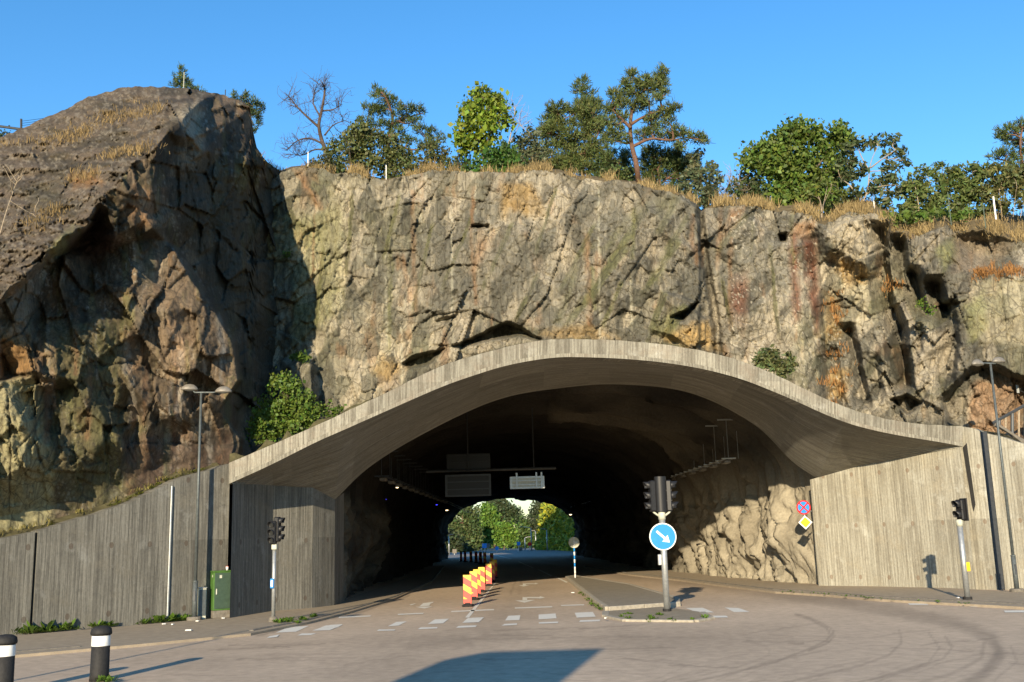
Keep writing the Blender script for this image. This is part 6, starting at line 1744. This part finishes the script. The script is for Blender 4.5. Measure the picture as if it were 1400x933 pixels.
# conduit strip on the wall
s0_ = float((on_plan(229, 820, W0, W1)[:2] - W0[:2]) @ wd); q = W0[:2] + wd * s0_ + wn_ * .035
cz_ = MB((q[0], q[1], 0)); cz_.box((q[0], q[1], topL(s0_) / 2 - .05), (.055, .05, topL(s0_) - .15), wa, bev=.01)
tag(cz_.build('cable_conduit', M['galv']), 'straight pale steel conduit strip running up the dark left wall', 'conduit')

# gear inside the tunnel
D_ = 48.0; a_, b_ = P(583, 645, D_), P(760, 640, D_)
t = thing('sign_gantry', ((a_[0] + b_[0]) / 2, D_, a_[2]), 'thin overhead steel beam hung across the tunnel roof', 'gantry')
O_ = np.array(t.location)
MB(O_).tube([a_, b_], .065, 8).build('beam', M['dark_steel'], t)
for px_ in (640, 730):
    h_ = P(px_, 641, D_); MB(O_).tube([h_, (h_[0], h_[1], 8.2)], .03, 6).build('hanger', M['dark_steel'], t)
def sign_box(name, label, px0, py0, px1, py1, D_, mat, ribm, nrib, hang):
    a, b = P(px0, py1, D_), P(px1, py0, D_); c0 = (a + b) / 2; w_, h_ = b[0] - a[0], b[2] - a[2]
    t = thing(name, c0, label, 'overhead sign')
    MB().box((0, 0, 0), (w_, .10, h_), bev=.01).build('panel', M[mat], t)
    fr_ = MB(); fr_.box((0, -.065, h_ / 2 - .04), (w_, .03, .08)).box((0, -.065, -h_ / 2 + .04), (w_, .03, .08)).box((-w_ / 2 + .05, -.066, 0), (.10, .03, h_ - .16)).box((w_ / 2 - .05, -.066, 0), (.10, .03, h_ - .16))
    fr_.build('frame', M[ribm], t)
    for k in range(nrib):
        MB().box((0, -.064, -h_ / 2 + h_ * (k + 1) / (nrib + 1)), (w_ - .2, .025, .05)).build('rail', M[ribm], t)
    for hx_ in hang: MB().box((hx_ * w_, -.10, h_ * .18), (.07, .04, h_ * 1.25)).build('hanger', M[ribm], t)
    return t
sign_box('overhead_sign', 'large dark overhead sign seen from behind under the tunnel roof', 609, 648, 671, 680, 47.5, 'black', 'dark_steel', 2, [])
sign_box('overhead_sign', 'upper unlit dark panel above the large overhead sign', 611, 620, 670, 643, 48.3, 'black', 'black', 1, [])
sign_box('overhead_sign', 'small pale overhead sign seen from behind, half in sunlight', 697.5, 651, 744, 669, 44.0, 'sign_back', 'galv', 2, [-.3, .27, .42])

def rack(label, xy, z, ds, top, side, mt='galv'):
    x_ = lambda d: float(itp(d, xy)); n_ = len(ds)
    t = thing('lighting_rack', (x_(ds[0]), ds[0], z), label, 'lighting rack', 'lighting racks along the tunnel walls'); O_ = np.array(t.location)
    far = np.linspace(ds[0], 112, 40)
    for dx in (-.16, .16): MB(O_).tube([(x_(d) + dx, d, z) for d in far], .028, 5).build('rail', M[mt], t)
    for k, d in enumerate(ds[:26]):
        MB(O_).box((x_(d), d, z + .02), (.62, .10, .06), bev=.01).build('rung', M[mt], t)
        if k % 2 == 0:
            MB(O_).box((x_(d) - side * .02, d + .5, z - .10), (.26, .75, .13), bev=.02).build('lamp_body', M['lamp_grey'], t)
        if k % 2 == 0 and k < 16:
            hh = MB(O_); hh.tube([(x_(d), d, z), (x_(d), d, top)], .016, 5); hh.tube([(x_(d) + .42, d, z), (x_(d) + .42, d, top - .5)], .012, 5); hh.box((x_(d), d, top), (.75, .07, .06)); hh.build('hanger', M[mt], t)
    return t
rack('sunlit steel lighting rack hung on rods along the right tunnel wall', [(44, 9.15), (60, 8.75), (112, 6.0)], 5.26, list(np.arange(44, 80, 1.25)), 6.95, 1)
rack('dim steel lighting rack hung on rods along the left tunnel wall', [(44, -5.75), (77, -5.1), (112, -5.0)], 4.92, list(np.arange(44, 80, 1.25)), 6.2, -1, 'dark_steel')  # darker steel stands in for the shade on this side
for k, (px_, py_, D_, mt, lab) in enumerate([(543, 667, 50, 'warm_lamp', 'brightest warm tunnel lamp on the left rack'), (611, 698, 84, 'warm_lamp', 'far warm tunnel lamp near the exit rim on the left'), (597, 690.5, 74, 'blue_lamp', 'small blue guide light on the left inside the tunnel'), (528, 683, 47, 'blue_lamp', 'dim blue guide light nearest the left portal wall'),
                                        (835, 690, 92, 'warm_lamp', 'warm tunnel lamp on the right rack deep inside'), (780, 704, 105, 'warm_lamp', 'tiny warm lamp just right of the tunnel exit'), (848, 680.5, 80, 'blue_lamp', 'small blue guide light on the right rack')]):
    c0 = P(px_, py_, D_); r_ = (.055 if mt == 'warm_lamp' else .04) * (D_ / 60)
    if k == 3: r_ *= .5
    t = thing('tunnel_lamp', c0, lab, 'lamp')
    MB().box((0, .05, r_ * .8), (r_ * 4, r_ * 2.5, r_ * .8), bev=.01).build('housing', M['dark_steel'], t)
    MB().lathe([(r_ * .3, -r_ * .45), (r_, -.0), (r_ * .8, r_ * .4)], n=12, sx=1.6).build('diffuser', M[mt], t, smooth=True)

# bits on the tops of the rocks
def stake(px_, y0, y1, D_, label, mat='white', r=.022):
    b = P(px_, y0, D_); h = zpx(px_, y1, D_) - b[2]; m = MB(b); m.tube([b + (0, 0, -.2), b + (0, 0, h)], r, 8); m.lathe([(r, 0), (r * 1.2, .02), (.003, .05)], tuple(b + (0, 0, h)), 8)
    return tag(m.build('marker_stake', M[mat]), label, 'stake', 'marker stakes along the cliff top')
stake(421, 230, 209, 43.6, 'white stake on the cliff edge left of the dead tree')
stake(528, 240, 227, 42.6, 'short white stake in the dry grass below the flat-topped pine')
stake(1361, 294, 270, 40, 'thick white stake in the grass near the right end of the cliff top', r=.035)
stake(1196, 290, 276, 42, 'short white stake behind the grey boulder')
stake(1300, 302, 264, 39.6, 'slim dark green fence post among the rowans', 'green_dark')
stake(1347, 306, 280, 39.4, 'slim dark green fence post left of the thick white stake', 'green_dark')
stake(251, 122, 100, 45, 'thin pale stake on the summit of the left rock dome', 'sign_back')
stake(308, 131, 124, 43.5, 'short dark peg on the right shoulder of the left rock dome', 'dark_steel')
D_ = 41.5; b = P(29, 180, D_)
t = thing('wire_fence', b, 'dark rail and wires of a fence on the left edge of the rock dome', 'fence'); O_ = np.array(t.location)
MB(O_).tube([P(29, 182, D_), P(29, 163, D_)], .05, 6).build('post', M['dark_steel'], t)
MB(O_).tube([P(29, 177, D_), P(0, 173, D_), P(-22, 178, D_), P(-70, 204, D_)], .055, 6).build('rail', M['dark_steel'], t)
for k in range(3): MB(O_).tube([P(29, 166 + 3 * k, D_), P(45, 164 + 3 * k, D_ + .6), P(66, 161 + 2.2 * k, D_ + 1.4)], .012, 4).build('wire', M['dark_steel'], t)
MB(O_).tube([P(-22, 204, D_), P(-22, 176, D_)], .05, 6).build('post', M['dark_steel'], t)
MB(O_).tube([P(66, 170, D_ + 1.4), P(66, 159, D_ + 1.4)], .03, 6).build('post', M['dark_steel'], t)
# stair with railing at the far right
D_ = 36.0; b = P(1380, 606, D_)
t = thing('stair_railing', b, 'dark handrail with balusters beside a pale stair flight at the right edge', 'railing'); O_ = np.array(t.location)
MB(O_).tube([P(1357, 579, D_), P(1400, 555, D_), P(1470, 518, D_)], .06, 6).build('handrail', M['dark_steel'], t)
for k in range(9):
    px_ = 1366 + k * 9; MB(O_).tube([P(px_, itp(px_, [(1357, 580), (1470, 519)]), D_), P(px_, itp(px_, [(1357, 581), (1400, 606), (1470, 640)]), D_)], .035 if k % 2 else .06, 6).build('baluster', M['dark_steel' if k % 2 == 0 else 'pale_bark'], t)
for k in range(3): MB(O_).tube([P(1359 + k * 3, 581 + k * .2, D_ - .2 * k), P(1382 + k * 2, 593 + k, D_ - .2 * k), P(1402, 608 + k * 2 - 4, D_ - .2 * k), P(1470, 648, D_)], .05, 6).build('stringer', M['kerb'], t)
c0 = on_rock(1388, 534, MX, MY, MW) + np.array([-.1, -.45, 0])
t = thing('wall_bracket', c0, 'small grey plate on a dark arm fixed to the rock by the right lamp', 'bracket')
MB().box((0, 0, 0), (.10, .05, .32), bev=.01).build('plate', M['galv'], t); MB().tube([(0, .02, 0), (.2, .1, .02), (.55, .35, .08)], .025, 6).tube([(0, .02, -.03), (.35, .2, -.12), (.6, .4, -.2)], .02, 6).build('arm', M['dark_steel'], t)

# unseen stand-in behind the viewer, added to throw the shadow on the road
t = thing('shadow_board', (-5.15, -3, 0), 'unseen board on two posts, added to cast the foreground shadow', 'road sign')
MB().prism([(-1.4, 5.2), (1.4, 5.2), (1.4, 6.8), (-.9, 6.8), (-1.4, 6.45)], (0, 0, 0), .06).build('panel', M['sign_back'], t)
for sx in (-1, 1): MB().tube([(sx * 1.0, .08, 0), (sx * 1.0, .08, 6.6)], .07, 10).build('post', M['galv'], t)

# beyond the tunnel
def far_lamp(px_, y0, y1, D_, arm, label, z=0):
    b = G(px_, y0, 0); b = P(px_, y0, D_); b[2] = 0
    h = zpx(px_, y1, D_); t = thing('street_lamp', b, label, 'street lamp', 'far street lamps beyond the tunnel')
    MB().tube([(0, 0, 0), (0, 0, h)], [.11, .08], 8).build('pole', M['galv'], t, smooth=True)
    MB().tube([(0, 0, h), (arm * .5, 0, h + .15), (arm, 0, h + .2)], .06, 6).build('arm', M['galv'], t, smooth=True)
    MB().box((arm, 0, h + .2), (.7, .25, .14), bev=.05).build('lamp_head', M['lamp_grey'], t)
far_lamp(727, 756, 722, 172, -1.5, 'tall pale street lamp beyond the tunnel with its arm to the left')
far_lamp(718, 756, 736, 185, .8, 'short curved lamp left of the tall pale far lamp')
far_lamp(733, 756, 727, 190, -.4, 'pale far pole right of the tall far lamp')
far_lamp(748.5, 756, 725, 160, -.5, 'dark slim lamp before the ivy wall')
far_lamp(614, 757, 733, 150, .3, 'slim bluish pole at the left rim of the tunnel exit')
def far_sign(px_, y0, y1, D_, shape, mat, label, sz):
    b = P(px_, y0, D_); b[2] = 0; h = zpx(px_, y1, D_); t = thing('road_sign', b, label, 'road sign', 'far road signs beyond the tunnel')
    MB().tube([(0, 0, 0), (0, 0, h + sz)], .06, 6).build('post', M['galv'], t)
    m = MB()
    if shape == 'disc': m.disc((0, -.09, h), sz, .03, 20)
    else: m.box((0, -.09, h), (sz * 2, .03, sz * 2), bev=.01)
    m.build('plate', M[mat], t)
far_sign(662.5, 757, 746.5, 165, 'box', 'blue', 'blue square sign far left beyond the tunnel', .36)
far_sign(667.5, 757, 746, 172, 'box', 'pole_grey', 'grey sign board right of the far blue square', .34)
far_sign(679.5, 757, 750, 160, 'disc', 'blue', 'round pale blue sign in the middle of the tunnel exit', .3)
far_sign(709.5, 757, 743.5, 165, 'box', 'blue', 'small light blue sign under the bright far trees', .28)
far_sign(724.5, 757, 744, 170, 'disc', 'red', 'orange-red round sign by the far street lamps', .33)
far_sign(712, 757, 751, 175, 'box', 'pole_grey', 'low grey board left of the far curved lamp', .3)
far_sign(621.5, 757, 754, 150, 'box', 'kerb', 'low dull board at the left rim of the tunnel exit', .3)
# ivy-hung rock wall right of the far road
ix = np.linspace(737, 800, 60); iy = np.linspace(0, 1, 40)[:, None]
itop = itp(ix, [(737, 738), (741, 706), (744, 692), (760, 688), (775, 690), (800, 690)])
IX = np.broadcast_to(ix, (40, 60)); IY = itop * (1 - iy) + 758 * iy
ID = itp(IX, [(737, 182), (742, 176), (752, 172), (765, 168), (775, 160), (800, 140)]) + (fbm(IX / 3, IY / 9, 3, 4) - .5) * 5
IW = P(IX, IY, ID)
ic = mix(np.ones(IX.shape + (3,)) * np.array([.15, .18, .025]), (.32, .29, .03), np.clip((fbm(IX / 2.5, IY / 14, 7, 3) - .45) * 6, 0, 1))
tag(np_mesh('ivy_wall', IW.reshape(-1, 3), grid_faces(40, 60), M['rock'], ic.reshape(-1, 3)), 'rock wall hung with yellow-green ivy right of the far road', 'ivy wall')
LVv = IW.reshape(-1, 3); r_ = np.random.default_rng(3); pick = LVv[r_.integers(0, len(LVv), 9000)] + r_.normal(size=(9000, 3)) * .35 + [0, -.4, 0]
Vq, Fq = leaf_quads(pick, .36, r_); cv = np.repeat(np.where((r_.random(9000) < .35)[:, None], np.array([.50, .46, .04]), np.array([.24, .31, .04])) * r_.uniform(.6, 1.2, 9000)[:, None], 4, 0)
iv = bpy.data.objects['ivy_wall']
np_mesh('ivy', Vq, Fq, M['leaf'], cv, parent=iv)
# litter
lm = MB()
for k, (a, b_, s) in enumerate([(258, 862.5, .16), (224, 854, .10), (236, 854.5, .09), (305, 846, .12), (270, 850, .10), (783, 811, .12), (828, 846, .08), (1310, 818, .08)]):
    q = G(a, b_, .07); lm.box((q[0], q[1], .085), (s, s * .7, .03), k * .7, bev=.01)
tag(lm.build('litter', M['white']), kind='stuff')
